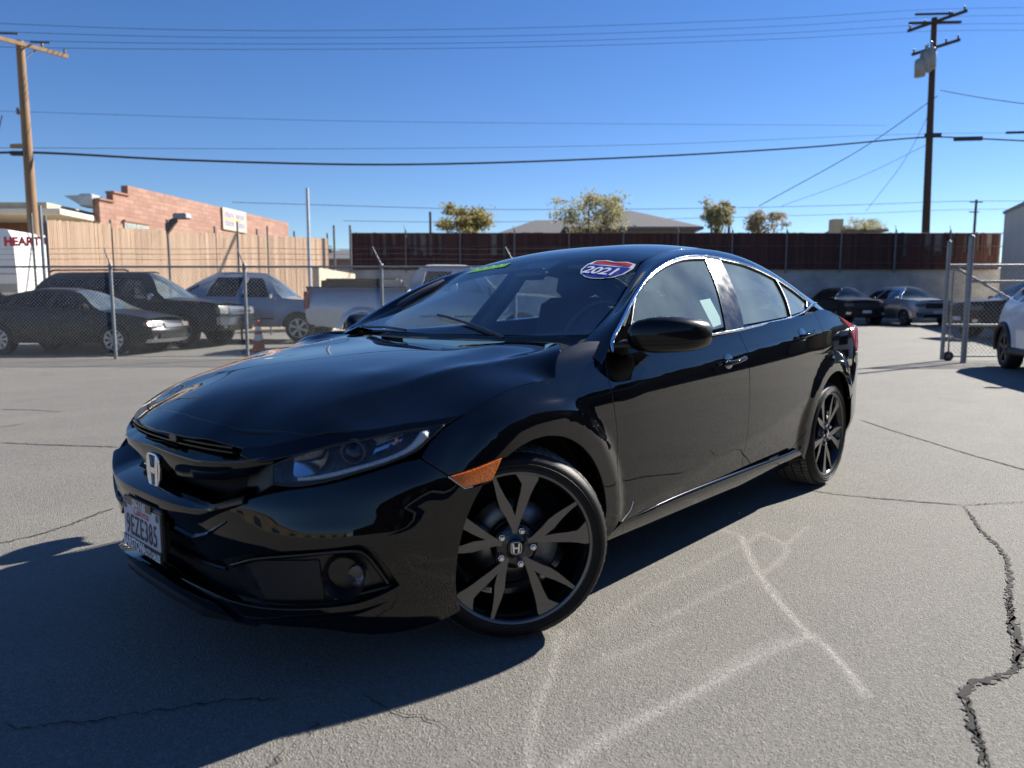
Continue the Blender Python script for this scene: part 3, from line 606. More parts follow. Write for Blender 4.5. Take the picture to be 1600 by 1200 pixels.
# tail: bumper, lamps, rear face
rb=patch('rear_bumper',seg([(4.4875,.498),(4.555,.558),(4.655,.695),(4.66,.78)],[(4.66,.78),(5.15,.76),(TMAX,.75)],[(TMAX,.75),(TMAX,.24)],[(TMAX,.24),(5.15,.23),(4.50,.22)],[(4.50,.22),(4.482,.3)],[(4.482,.3),(4.497,.40),(4.4875,.498)]),body,PAINT,CAR,step=.035); both(rb)
tl=patch('tail_lamp',seg([(4.30,1.018),(4.455,.981),(4.607,.943),(4.75,.938)],[(4.75,.938),(5.2,.93)],[(5.2,.93),(5.17,.85)],[(5.17,.85),(4.9,.83),(4.68,.79)],[(4.68,.79),(4.60,.83),(4.52,.895),(4.40,.965),(4.30,1.018)]),lambda t,z: body(t,z,.006),REDL,CAR,step=.02); both(tl)
tf=patch('trunk_face',seg([(4.70,.79),(5.25,.765),(TMAX,.755)],[(TMAX,.755),(TMAX,.985)],[(TMAX,.985),(5.25,.965),(4.70,.935)],[(4.70,.935),(4.70,.79)]),lambda t,z: body(t,z,-.008),PAINT,CAR,step=.05,gap=.0); both(tf)
# ---- side glass, black pillars, chrome
WA=[(-.625,1.002),(-.742,1.108),(-.96,1.205),(-1.27,1.283),(-1.558,1.307)]
w1=patch('front_window',seg(WA,[(-1.558,1.307),(-1.50,1.20),(-1.375,.985)],[(-1.375,.985),(-1.0,.958),(-.60,.955)],[(-.60,.955),(-.625,1.002)]),lambda x,z: side(x,z,-.006),GLASSS,CAR,step=.04,gap=0,thick=0,sgn=-1); both(w1)
w2=patch('rear_window',seg([(-1.700,1.310),(-2.0,1.288),(-2.30,1.228)],[(-2.30,1.228),(-2.27,1.12),(-2.20,1.025)],[(-2.20,1.025),(-1.9,1.008),(-1.555,.990)],[(-1.555,.990),(-1.64,1.15),(-1.700,1.310)]),lambda x,z: side(x,z,-.006),GLASSS,CAR,step=.04,gap=0,thick=0,sgn=-1); w2.name='rear_door_window'; mirror_y(w2)
w3=patch('quarter_window',seg([(-2.325,1.222),(-2.48,1.175),(-2.65,1.108)],[(-2.65,1.108),(-2.60,1.07),(-2.40,1.042),(-2.225,1.028)],[(-2.225,1.028),(-2.295,1.12),(-2.325,1.222)]),lambda x,z: side(x,z,-.006),GLASSS,CAR,step=.04,gap=0,thick=0,sgn=-1); both(w3)
pb=patch('b_pillar',seg([(-1.545,1.318),(-1.72,1.320)],[(-1.72,1.320),(-1.655,1.15),(-1.555,.975)],[(-1.555,.975),(-1.362,.970)],[(-1.362,.970),(-1.49,1.19),(-1.545,1.318)]),lambda x,z: side(x,z,.001),mat('b_pillar_film',(.004,.004,.0045),.17,spec=.4,rvar=.05,nscale=15),CAR,step=.03,gap=0,thick=.01,sgn=-1); pb.name='pillar_trim'; mirror_y(pb)
for pts in ([(-2.312,1.226),(-2.282,1.12),(-2.212,1.02)],[(-2.66,1.12),(-2.655,1.098),(-2.60,1.072)],):
    P=cr(np.array(pts),8); q=side(P[:,0],P[:,1],-.001); both(MB().tube(q.tolist(),.011,6).build('window_divider',SATINB,CAR))
for pts in (WA,[(-1.700,1.310),(-2.0,1.288),(-2.30,1.228),(-2.48,1.175),(-2.65,1.108)]):
    P=cr(np.array(pts),10); q=side(P[:,0],P[:,1]+.004,-.002); both(MB().tube(q.tolist(),.008,6).build('window_seal',SATINB,CAR))
sp=patch('mirror_sail',seg([(-.475,.952),(-.60,1.005)],[(-.60,1.005),(-.635,1.0)],[(-.635,1.0),(-.615,.952)],[(-.615,.952),(-.475,.952)]),lambda x,z: side(x,z,.0),mat('sail_plastic',(.004,.004,.004),1.0,spec=.0,noise=.3,nscale=40),CAR,step=.03,gap=0,thick=.01,sgn=-1); both(sp)
P=cr(np.array([(-.445,.915),(-.462,.945),(-.57,1.018),(-.742,1.120),(-.97,1.222),(-1.292,1.302),(-1.62,1.324),(-2.04,1.294),(-2.397,1.218),(-2.62,1.140)]),14); q=side(P[:,0],P[:,1],.004)
wd=np.interp(np.linspace(0,1,len(q)),[0,.06,.9,1],[.005,.0075,.006,.004]); both(MB().tube(q.tolist(),wd.tolist(),8).build('chrome_window_trim',CHROME,CAR))
P=cr(np.array([(-.60,.953),(-1.0,.952),(-1.4,.966),(-1.8,.993),(-2.2,1.018),(-2.5,1.048),(-2.66,1.078),(-2.80,1.098),(-2.90,1.102)]),14); q=side(P[:,0],P[:,1]-.002,.006)
wd=np.interp(np.linspace(0,1,len(q)),[0,.7,.88,1],[.006,.007,.011,.005]); both(MB().tube(q.tolist(),wd.tolist(),8).build('chrome_belt_trim',CHROME,CAR))
# ---- door handles with finger cups
for X,Z,dr in ((-1.325,.836,fdoor),(-2.225,.931,rdoor)):
    t0=float(t_of_x(X)); t=np.linspace(-.105,.105,15); zz=Z+.028*t/.1*.35
    c=body(t0+t,zz,.006+.030*np.sqrt(np.maximum(0,1-(t/.112)**2))); h=MB().tube(c.tolist(),[.006]+[.0125]*13+[.006],10,ry=.0095).build('handle',GLOSSB,dr); 
    cu=MB(); th=np.linspace(0,2*np.pi,25)[:-1]; rings=[]
    for rr,dd in ((1,.0015),(.93,.002),(.6,.003),(.05,.0035)): rings.append(body(t0-.028+.046*rr*np.cos(th),Z-.002+.034*rr*np.sin(th),dd))
    G_=np.stack(rings); G_=np.concatenate([G_,G_[:,:1]],1); cup=MB().grid(G_).build('handle_cup',mat('cup_paint',(.002,.002,.0025),.05,coat=1),dr)
    both(h)[1].parent=fdoor2 if dr is fdoor else rdoor2; mirror_y(cup).parent=fdoor2 if dr is fdoor else rdoor2
# ---- mirrors: skinned shell of rounded sections along its width
def mirror_shell(): 
    secs=[]
    # (y, x centre, z centre, half depth, half height)
    for y,xc,zc,hx,hz in ((.865,-.615,.972,.030,.026),(.878,-.628,.973,.055,.044),(.90,-.645,.974,.080,.056),(.94,-.675,.976,.092,.063),(.99,-.712,.977,.090,.062),(1.03,-.745,.976,.080,.056),(1.055,-.77,.975,.062,.045),(1.068,-.785,.974,.035,.028),(1.072,-.79,.974,.008,.008)):
        th=np.linspace(0,2*np.pi,29)[:-1]; c,s_=np.cos(th),np.sin(th); e=.62
        x=xc+hx*np.sign(c)*np.abs(c)**e; z=zc+hz*np.sign(s_)*np.abs(s_)**(.75)+.010*np.sin(th)*0
        x=np.where(c<0,np.maximum(x,xc-hx*.80),x)
        secs.append(np.stack([x,np.full_like(x,y),z],-1))
    return (np.array(secs)-[-.70,.96,.976])*[1.08,1.06,1.08]+[-.655,.958,.974]
S=mirror_shell(); G_=np.concatenate([S,S[:,:1]],1)
mir=MB().grid(G_).add(S[0],[tuple(range(28))]).add(S[-1],[tuple(range(28))]).build('side_mirror',mat('mirror_black',(.003,.003,.0035),.35,coat=.5,coatr=.05,spec=.1),CAR)
for z in (.944,.962):
    pts=[(np.max(S[i][:,0])*1.0+.0005 if 0 else S[i][np.argmin(np.abs(S[i][:,2]-z)+(S[i][:,0]<S[i][:,0].mean())*9)]) for i in range(2,7)]
    MB().tube([tuple(p) for p in pts],.0012,5).build('mirror_groove',DARKV,mir)
arm=MB().tube([(-.50,.80,.935),(-.56,.845,.938),(-.62,.90,.948)],[.030,.028,.034],10,ry=.018).build('mirror_arm',SATINB,mir)
mg=MB().box((-.752,.97,.976),(.012,.15,.10),b=.004,rz=R(-14)).build('mirror_glass',CHROME,mir)
m2=mirror_y(mir)
for c_ in list(bpy.data.objects):
    if c_.parent is mir: mirror_y(c_,parent=m2)
# ---- wheels
from mathutils import Quaternion as Vector_Q
def make_wheel():
    w=empty('wheel',parent=CAR)
    Ro,W_=.3225,.235; y0=.0
    tp=[(.245,.004),(.252,.010),(.264,.0125),(.278,.0120),(.291,.006),(.301,-.007),(.3085,-.022),(.3125,-.05),(.3135,-.11),(.3125,-.17),(.3095,-.204),(.3045,-.219),(.297,-.232),(.28,-.236),(.24,-.225),(.225,-.20)]
    MB().lathe(tp,ax='y',n=96).build('tyre',RUBBER,w)
    tm=MB()
    for lane,(ya,yb,ph) in enumerate(((-.020,-.050,0),(-.058,-.105,.5),(-.113,-.160,0),(-.168,-.208,.5))):
        for k in range(72):
            a=2*math.pi*(k+ph)/72; da=2*math.pi/72*.40; sk=.012
            rr=np.interp([ya,yb],[-.219,-.204,-.17,-.11,-.05,-.016,-.001],[.3045,.3095,.3125,.3135,.3125,.3070,.298])
            vs=[]
            for h in (-.003,.0016):
                for (yy,r0,q) in ((ya,rr[0],-1),(yb,rr[1],-1),(yb,rr[1],1),(ya,rr[0],1)):
                    ang=a+q*da+(sk if yy==yb else 0)*(1 if lane%2 else -1); vs.append(((r0+h)*math.cos(ang),yy,(r0+h)*math.sin(ang)))
            tm.add(vs,[(4,5,6,7),(0,1,5,4),(1,2,6,5),(2,3,7,6),(3,0,4,7)])
    o=tm.build('tread_blocks',TREADM,w); o['kind']='stuff'
    tt=MB()
    for rr in (.262,.275,.288): tt.lathe([(rr-.0012,.0145 if rr<.28 else .0135),(rr,.0175 if rr<.28 else .0148),(rr+.0012,.0145 if rr<.28 else .0135)],ax='y',n=72)
    tt.build('sidewall_rib',RUBBER,w)
    rp=[(.2425,.002),(.2435,.008),(.2405,.010),(.2345,.006),(.228,-.006),(.222,-.030),(.214,-.07),(.206,-.12),(.205,-.19),(.225,-.205)]
    rim=MB().lathe(rp,ax='y',n=72).build('rim',ALUK,w)
    MB().lathe([(.2437,.0082),(.2418,.0105),(.2375,.0100),(.2335,.0060)],ax='y',n=72).build('rim_edge',ALU,rim)
    def pol(r,a): return (r*math.cos(a),r*math.sin(a))
    fa=MB(); bk=MB()
    for k in range(5):
        A=R(180-106+72*k)
        # (radius, angle lead, half width) along each blade
        for kind,pts in (('a',[(.036,-13,.005),(.058,-12.0,.0075),(.10,-6.5,.0140),(.132,-2.5,.0168),(.165,0,.0125),(.205,0.8,.0075),(.236,1.0,.0055)]),('b',[(.036,-16,.005),(.060,-17.5,.0065),(.10,-21.5,.0110),(.14,-24.5,.0145),(.17,-26,.016),(.20,-27,.020),(.218,-26,.030),(.2365,-24,.039)])):
            n=len(pts); L=[];Rr=[]
            for (r,a,hw) in pts:
                th=A-R(a); c=np.array(pol(r,th)); pn=np.array([-math.sin(th),math.cos(th)]); yv=np.interp(r,[.03,.06,.12,.2,.24],[-.012,-.010,-.006,-.001,.004])
                L.append((c[0]+pn[0]*hw,yv,c[1]+pn[1]*hw)); Rr.append((c[0]-pn[0]*hw,yv,c[1]-pn[1]*hw))
            fa.add(L+Rr,[(i,i+1,n+i+1,n+i) for i in range(n-1)])
            # black body of the blade below the machined face, flaring inward
            B=[]
            for e,(off,dy) in enumerate(((1.06,-.0015),(1.35,-.030))):
                for (r,a,hw) in pts:
                    th=A-R(a); c=np.array(pol(r,th)); pn=np.array([-math.sin(th),math.cos(th)]); yv=np.interp(r,[.03,.06,.12,.2,.24],[-.012,-.010,-.006,-.001,.004])+dy
                    for s in (1,-1): B.append((c[0]+pn[0]*hw*off*s,yv,c[1]+pn[1]*hw*off*s))
            fs=[]
            for i in range(n-1):
                fs+= [(2*i,2*i+1,2*i+3,2*i+2),(2*n+2*i,2*n+2*i+1,2*n+2*i+3,2*n+2*i+2),(2*i,2*i+2,2*n+2*i+2,2*n+2*i),(2*i+1,2*i+3,2*n+2*i+3,2*n+2*i+1)]
            bk.add(B,fs)
    bk.build('spoke',ALUK,w); fa.build('spoke_face',ALU,w)
    MB().lathe([(.0,-.004),(.028,-.004),(.033,-.008),(.048,-.012),(.072,-.016),(.078,-.035),(.075,-.06)],ax='y',n=40).build('hub',ALUK,w)
    hc=MB().lathe([(.0,.000),(.026,-.0005),(.0295,-.003),(.0305,-.008)],ax='y',n=32).build('hub_cap',GLOSSB,w)
    emb=MB()
    for s in (-1,1): emb.prism([(s*.0125,.0150),(s*.0075,.0150),(s*.0062,.004),(s*.0062,-.004),(s*.0045,-.0150),(s*.0105,-.0150)],.0002,.0022,'y')
    emb.box((0,.0012,.0),(.014,.002,.005)); pth=[(.0165*math.copysign(abs(math.cos(q))**.5,math.cos(q)),.001,.0185*math.copysign(abs(math.sin(q))**.5,math.sin(q))) for q in np.linspace(0,2*math.pi,33)]
    emb.tube(pth,.0016,6,caps=False); emb.build('hub_emblem',CHROME,w)
    for k in range(5):
        a=R(90+36+72*k-16); c=(.057*math.cos(a),0,.057*math.sin(a))
        MB().lathe([(.016,-.03),(.0165,-.010),(.0135,-.012)],(c[0],0,c[2]),ax='y',n=16).build('lug_seat',ALUK,w)
        MB().lathe([(.0005,.003),(.006,.0022),(.0085,-.002),(.0105,-.0025),(.0105,-.016)],(c[0],0,c[2]),ax='y',n=6,smooth=False).build('lug_nut',CHROME,w)
    MB().lathe([(.075,-.085),(.142,-.085),(.142,-.107),(.075,-.107)],ax='y',n=48).build('brake_disc',STEEL,w)
    cal=MB().lathe([(.085,-.06),(.15,-.06),(.158,-.075),(.158,-.13),(.085,-.13)],ax='y',n=10,a0=R(150),a1=R(215)); cal.build('brake_caliper',mat('caliper_grey',(.22,.23,.24),.45,metal=.7,noise=.4,nscale=30),w)
    MB().lathe([(.0,-.20),(.20,-.20)],ax='y',n=32).build('wheel_back',DARKV,w)
    k_=1.03      # rim proportions
    for c in [q for q in bpy.data.objects if q.parent is w and q.name.split('.')[0] in ('rim','spoke','spoke_face')]:
        c.data.transform(Matrix.Diagonal((k_,1,k_,1)))
        for g in [q for q in bpy.data.objects if q.parent is c]: g.data.transform(Matrix.Diagonal((k_,1,k_,1)))
    return w
W1=make_wheel(); DEL=.645
n_=Vector((math.sin(DEL),math.cos(DEL),0)); W1.location=Vector((.075,.855,.322))-n_*.008; W1.rotation_euler=(0,0,-DEL)
W1.location.z=.3145
for (x,y,rz,sp) in ((-2.70,.876,0,40),(-2.70,-.876,math.pi,15),(0,0,0,30)):
    c=copy_tree(W1,CAR)
    if x==0: n2=Vector((-math.sin(DEL),-math.cos(DEL),0)); c.location=Vector((.0,-.855,.3145)); c.rotation_euler=(0,0,math.pi-DEL)
    else: c.location=(x,y,.3145); c.rotation_euler=(0,0,rz)
    # spin about the axle first, then steer
    c.rotation_mode='QUATERNION'
    c.rotation_quaternion=Vector_Q((0,0,1),rz if x else math.pi-DEL)@Vector_Q((0,1,0),R(sp))
# wheel wells and floor
for (cx,cz),rr in ((A0,.365),(A1,.385)):
    for s in (1,-1): MB().lathe([(rr,.0),(rr,-.36),(.02,-.36)],(cx,(.80 if cx>-1 else .85) if s>0 else (-.44 if cx>-1 else -.49),cz),ax='y',n=40,a0=R(-25),a1=R(205)).build('wheel_liner',mat('liner_plastic',(.008,.008,.008),.7,noise=.4,nscale=15),CAR)
MB().box((-1.35,0,.235),(1.90,1.62,.09)).box((-1.45,0,.22),(3.9,.98,.10)).box((-3.35,0,.30),(.6,1.3,.18)).build('underbody',mat('underbody_black',(.006,.006,.006),.8,noise=.4,nscale=5),CAR)
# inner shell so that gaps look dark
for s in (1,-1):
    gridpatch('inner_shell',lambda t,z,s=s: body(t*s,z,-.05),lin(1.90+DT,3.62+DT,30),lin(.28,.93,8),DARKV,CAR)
MB().box((.35,0,.60),(.60,1.05,.20)).build('engine_bay',DARKV,CAR)
# ---- cabin
MB().box((-1.9,0,.42),(2.6,1.50,.25)).build('cabin_floor',mat('carpet',(.012,.012,.013),.95,noise=.4,nscale=90),CAR)
dash=MB().grid([[(-.50+.05*abs(y),y,.90),(-.62,y,.945),(-.80,y,.935+.03*math.exp(-((y-.36)/.2)**2)),(-.95,y,.90),(-1.0,y,.80),(-.98,y,.55)] for y in lin(-.72,.72,19)]).build('dashboard',mat('dash_plastic',(.02,.02,.021),.6,bump=.2,bscale=300),CAR)
def seat(x,y):
    s=empty('seat',(x,y,0),parent=CAR)
    MB().box((0,0,.56),(.52,.50,.16),b=.05).build('seat_cushion',SEATM,s)
    M=Matrix.Rotation(R(-16),3,'Y'); bk=MB().box((-.33,0,.86),(.14,.48,.56),b=.055,M=M); bk.build('seat_back',SEATM,s)
    MB().box((-.42,0,1.215),(.11,.27,.19),b=.045,M=M).build('headrest',SEATM,s)
    p=MB(); 
    for q in (-.06,.06): p.tube([(-.395,q,1.05),(-.415,q,1.17)],.007,6)
    p.build('headrest_post',CHROME,s); return s
s0=seat(-1.42,.37); c=copy_tree(s0,CAR); c.location=(-1.42,-.37,0)
MB().box((-2.20,0,.56),(.50,1.30,.18),b=.05).build('rear_bench',SEATM,CAR); MB().box((-2.52,0,.84),(.15,1.30,.52),b=.05,M=Matrix.Rotation(R(-22),3,'Y')).build('rear_backrest',SEATM,CAR)
for y in (-.38,.38): MB().box((-2.66,y,1.12),(.09,.25,.13),b=.04).build('rear_headrest',SEATM,CAR)
MB().box((-2.95,0,1.03),(.55,1.2,.02)).build('parcel_shelf',SEATM,CAR)
M=Matrix.Rotation(R(66),3,'Y'); st=MB(); pts=[M@Vector((.185*math.cos(a),.185*math.sin(a),0))+Vector((-1.02,.37,.93)) for a in np.linspace(0,2*math.pi,33)]
st.tube(pts,.016,8,caps=False); st.box((-1.02,.37,.93),(.10,.14,.04),b=.015,M=M); 
for a in (0,90,180): st.tube([M@Vector((.04*math.sin(R(a)),.05*math.cos(R(a)),0))+Vector((-1.02,.37,.93)),M@Vector((.18*math.sin(R(a)),.18*math.cos(R(a)),0))+Vector((-1.02,.37,.93))],.013,6)
st.build('steering_wheel',mat('leather_black',(.015,.015,.015),.45),CAR)
gridpatch('headliner',lambda x,y: topf(x,y,-.035),lin(-2.42,-1.16,14),lin(-.53,.53,9),HEADL,CAR)
for s in (1,-1):
    P=cr(np.array([(-.62,1.00),(-.742,1.085),(-.97,1.20),(-1.3,1.28),(-1.62,1.30),(-2.04,1.27),(-2.40,1.19),(-2.75,1.09)]),8); q=side(P[:,0],P[:,1],-.055)*[1,s,1]; MB().tube(q.tolist(),.024,8).build('pillar_lining',mat('pillar_cloth',(.10,.10,.10),.8,noise=.2,nscale=60),CAR)
    q=side(np.array([-1.60,-1.56,-1.45]),np.array([1.31,1.15,.95]),-.05)*[1,s,1]; MB().tube(q.tolist(),.045,8).build('pillar_lining',MATS['pillar_cloth'],CAR)
    gridpatch('door_card',lambda t,z,s=s: body(t*s,z,-.10),lin(1.95+DT,3.9+DT,30),lin(.35,.945,5),mat('door_card',(.02,.02,.02),.7,noise=.3,nscale=30),CAR)
MB().box((-.98,0,1.235),(.05,.19,.055),b=.02).build('rearview_mirror',SATINB,CAR)
MB().grid([[topf(np.array([-.98-.16*i]),np.array([y]),-.012)[0] for i in range(2)] for y in lin(-.10,.10,5)]).build('camera_cover',SATINB,CAR)
# sun shades folded up, paper on the seat
for s in (.32,-.32): MB().box((-1.20,s,1.285),(.16,.42,.02),b=.008,M=Matrix.Rotation(R(12),3,'Y')).build('sun_visor',HEADL,CAR)
pw=[(-1.265,1.105),(-1.375,1.115),(-1.385,1.0),(-1.275,.985)]; q=side(np.array([p[0] for p in pw]),np.array([p[1] for p in pw]),-.012); MB().add(q,[(0,1,2,3)]).build('window_notice',mat('notice_paper',(.62,.72,.66),.8,noise=.12,nscale=150),CAR)
# wipers
for (a,b) in (((-.33,.42,.948),(-.47,-.12,.99)),((-.33,-.18,.946),(-.44,-.66,.985))):
    a=Vector(a);b=Vector(b); z=lambda p: Vector((p.x,p.y,float(tps(TT,np.array(p.x),np.array(p.y)))+.012))
    pts=[z(a.lerp(b,i/8)) for i in range(9)]; MB().tube(pts,.006,6).build('wiper',SATINB,CAR)
# antenna fin
MB().grid([[(-2.28-.16*u,(1-u)*.0+s*.022*(1-v)*math.sin(math.pi*min(1,u*1.05+.02))**.6,1.372+.055*v*(1-abs(u-.6)*.9)) for v in (0,.5,.8,1)] for s in (1,) for u in lin(0,1,8)]).grid([[(-2.28-.16*u,-.022*(1-v)*math.sin(math.pi*min(1,u*1.05+.02))**.6,1.372+.055*v*(1-abs(u-.6)*.9)) for v in (0,.5,.8,1)] for u in lin(0,1,8)]).build('antenna_fin',PAINT,CAR)
# ---- number plate, badges, stickers, lettering
def text(name,s,size,m,parent,M,sx=1,ext=.0004,shear=0,bold=0,sp=1):
    c=bpy.data.curves.new(name,'FONT'); c.body=s; c.size=size; c.align_x='CENTER'; c.align_y='CENTER'; c.extrude=ext; c.shear=shear; c.offset=bold; c.space_character=sp; c.resolution_u=3
    c.materials.append(m); o=bpy.data.objects.new(name,c); COL.objects.link(o); bpy.context.view_layer.update()
    me=bpy.data.meshes.new_from_object(o.evaluated_get(bpy.context.evaluated_depsgraph_get())); bpy.data.objects.remove(o); bpy.data.curves.remove(c)
    if not me.materials: me.materials.append(m)
    me.transform(M@Matrix.Diagonal((sx,1,1,1))); o=link(name,me,None,parent); return o
def frame(o,right,up):
    r=Vector(right).normalized(); u=(Vector(up)-r*Vector(up).dot(r)).normalized(); n=r.cross(u); M=Matrix((r,u,n)).transposed().to_4x4(); M.translation=Vector(o); return M
WHITE=mat('white_ink',(.8,.8,.8),.5); NAVY=mat('navy_ink',(.012,.016,.06),.5); REDI=mat('red_ink',(.55,.02,.03),.5); BLUEI=mat('blue_ink',(.004,.018,.26),.45)
PM=frame((.880,0,.390),(0,1,0),(-.02,0,1))
pl=MB().box((.872,0,.390),(.012,.305,.158),b=.004).build('plate_frame',SATINB,CAR)
MB().box((.850,0,.390),(.03,.20,.12)).build('plate_bracket',SATINB,CAR)
MB().box((.8792,0,.396),(.002,.288,.118)).build('number_plate',mat('plate_white',(.52,.55,.60),.45,noise=.12,nscale=40),pl)
def on(o,dx,dy,dz=.0012): return o@Matrix.Translation((dx,dy,dz))
text('plate_number','9EZE385',.094,NAVY,pl,on(PM,0,-.010),sx=.66,bold=.0006,sp=1.12)
text('plate_state','California',.036,REDI,pl,on(PM,0,.043),sx=.9,shear=.35)
MB().box((.8805,-.01,.460),(.003,.19,.026)).build('frame_tab',SATINB,pl); MB().box((.8805,0,.3235),(.003,.300,.036)).build('frame_band',SATINB,pl)
text('frame_text','256-1165',.030,WHITE,pl,on(PM,-.01,.068,.0035),sx=.95,bold=.0008)
text('frame_text','BARSTOW',.046,WHITE,pl,on(PM,-.062,-.067,.0035),sx=.78,bold=.0014)
text('frame_text','AUTO SALES',.031,WHITE,pl,on(PM,.083,-.069,.0035),sx=.74,bold=.0008)
MB().box((.8806,-.128,.442),(.0015,.02,.02)).box((.8806,.128,.442),(.0015,.02,.02)).build('plate_sticker',mat('sticker_dark',(.05,.06,.09),.5),pl)
# nose emblem: chrome H in a rounded ring
em=MB(); EM=frame((.832,.004,.567),(0,1,0),(.0,0,1)); E=lambda x,y,z=0: EM@Vector((x,y,z))
a=np.linspace(0,2*math.pi,49); ring=[E((.046-.006*(y_<0)*abs(y_)/.05)*math.copysign(abs(math.cos(q))**.45,math.cos(q)),y_,.004) for q in a for y_ in [.050*math.copysign(abs(math.sin(q))**.45,math.sin(q))]]
em.tube(ring,.0042,8,caps=False)
for s in (-1,1):
    pts=[(s*.041,.046),(s*.024,.046),(s*.0165,.010),(s*.0165,-.010),(s*.013,-.046),(s*.032,-.046)]
    vs=[E(x,y,z) for z in (.0,.0075) for x,y in pts]; em.add(vs,[tuple(range(5,-1,-1)),tuple(range(6,12))]+[(i,(i+1)%6,6+(i+1)%6,6+i) for i in range(6)])
vs=[E(x,y,z) for z in (.0,.0075) for x,y in ((-.018,-.010),(.018,-.010),(.018,.008),(-.018,.008))]; em.add(vs,[(3,2,1,0),(4,5,6,7),(0,1,5,4),(1,2,6,5),(2,3,7,6),(3,0,4,7)])
emo=em.build('emblem',CHROME,CAR)
vs=[E((.052)*math.copysign(abs(math.cos(q))**.45,math.cos(q)),.056*math.copysign(abs(math.sin(q))**.45,math.sin(q)),z) for z in (-.03,-.001) for q in a[:-1]]
MB().add(vs,[tuple(range(47,-1,-1)),tuple(range(48,96))]+[(i,(i+1)%48,48+(i+1)%48,48+i) for i in range(48)]).build('emblem_plinth',GLOSSB,emo)
# year shield and green slip on the windshield
c0=topf(np.array([-.990]),np.array([.44]),.006)[0]; ex=topf(np.array([-.990]),np.array([.45]),.006)[0]-c0; ez=topf(np.array([-1.005]),np.array([.44]),.006)[0]-c0
SM=frame(c0,ex,ez)
def on_screen(pts,dz): # local (a across, b up) -> glass
    M=SM; out=[]
    for a_,b_ in pts:
        p=M@Vector((a_*.93,b_*1.40,0)); out.append((p.x,p.y,float(tps(TT,np.array(p.x),np.array(p.y)))+dz))
    return out
shd=[(-.118,.052),(-.06,.062),(0,.052),(.06,.062),(.118,.052),(.136,.02),(.128,-.025),(.095,-.058),(.045,-.076),(0,-.082),(-.045,-.076),(-.095,-.058),(-.128,-.025),(-.136,.02)]
def flat(name,pts,dz,m,parent): v=on_screen(pts,dz); return MB().add(v,[tuple(range(len(v)))]).build(name,m,parent,fix=False)
stk=flat('year_sticker',shd,.004,WHITE,wind)
flat('sticker_field',[(x*.92,y*.9-.001) for x,y in shd if y<.03],.0052,BLUEI,stk); flat('sticker_band',[(-.110,.027),(.110,.027),(.108,.046),(.06,.053),(0,.045),(-.06,.053),(-.108,.046)],.0056,REDI,stk)
p=SM@Vector((-.004,-.040,0)); text('sticker_year','2021',.100,WHITE,stk,frame((p.x,p.y,float(tps(TT,np.array(p.x),np.array(p.y)))+.0065),ex,ez),sx=.92,bold=.0022)
P=[(-1.02,-.50),(-1.02,-.22),(-1.075,-.22),(-1.075,-.50)]; v=[(x,y,float(tps(TT,np.array(x),np.array(y)))+.004) for x,y in P]; gs=MB().add(v,[(0,1,2,3)]).build('green_sticker',mat('green_slip',(.20,.55,.08),.6,noise=.2,nscale=60),wind,fix=False)
for dy in (-.09,-.03,.03,.09): text('sticker_mark','I',.03,mat('lime_ink',(.75,.9,.2),.6),gs,frame((-1.047,-.36+dy,float(tps(TT,np.array(-1.047),np.array(-.36+dy)))+.0055),ex,ez),sx=1.6)
# scuffs on the door corner
for pts in (sh([(1.975,.305),(2.005,.325),(2.02,.352)]),sh([(1.95,.292),(1.965,.30),(1.98,.309)])):
    q=np.array(pts); MB().tube(body(q[:,0],q[:,1],.001).tolist(),.0016,5).build('door_scratch',mat('scratch',(.6,.6,.6),.6),fdoor)
# ================================================================== the lot, laid out in metres right of (a) and ahead of (b) the camera spot
FW=Vector((math.cos(YAW),math.sin(YAW),0)); RT=Vector((math.sin(YAW),-math.cos(YAW),0)); ORG=Vector((CPOS.x,CPOS.y,0)); RZ=math.atan2(RT.y,RT.x)
def gz(b): return 0.0 if b<13 else .0115*(b-13) if b<60 else .54
def W(a,b,z=0): return ORG+RT*a+FW*b+Vector((0,0,z))
def A_(px,b): return (px-800)/1102.59*b*.994
def Z_(py,b): return CPOS.z+b*math.tan(PITCH+math.atan((600-py)/1102.59))
def gp(px,py):  # point of the flat lot seen at a spot of the photograph
    f=Vector((math.cos(YAW)*math.cos(PITCH),math.sin(YAW)*math.cos(PITCH),math.sin(PITCH))); u=RT.cross(f); d=f*1102.59+RT*(px-800)+u*(600-py); t=-CPOS.z/d.z; p=CPOS+d*t; return (p.x,p.y)
# ------------------------------------------------------------------ ground with worn chalky scuffs
SCUFF=[([(1158,838),(1185,895),(1235,960),(1265,992),(1300,1020),(1352,1085)],.022,1.25),([(1268,992),(1200,1018),(1150,1046),(1100,1074),(1050,1100),(950,1150),(870,1205)],.035,.75),([(1230,1000),(1150,1035),(1110,1060)],.05,.45),
 ([(875,985),(862,1050),(838,1110),(824,1205)],.02,.75),([(1158,850),(1080,892),(1000,932),(945,975)],.03,.35),([(1190,832),(1163,852)],.02,.6),([(1186,830),(1228,854),(1214,880),(1192,896)],.025,.6),([(1228,852),(1262,822)],.022,.5),([(1172,900),(1120,925),(1030,970)],.028,.4),([(1130,828),(1150,834)],.03,.5),([(1060,985),(1000,1010),(940,1035)],.05,.3),([(880,1010),(900,990)],.05,.35)]
def lines(n0,fine0,fine1,n1,step):
    a=list(np.arange(fine0,fine1,step)); s=step; x=fine1
    while x<n1: a.append(x); s*=1.35; x+=s
    a.append(n1); s=step; x=fine0; pre=[]
    while x>n0: s*=1.35; x-=s; pre.append(x)
    return np.array(sorted(set([n0]+[q for q in pre if q>n0]+a)))
ga=lines(-420,-1.2,3.4,420,.02); gb=lines(-60,1.1,3.9,500,.02)
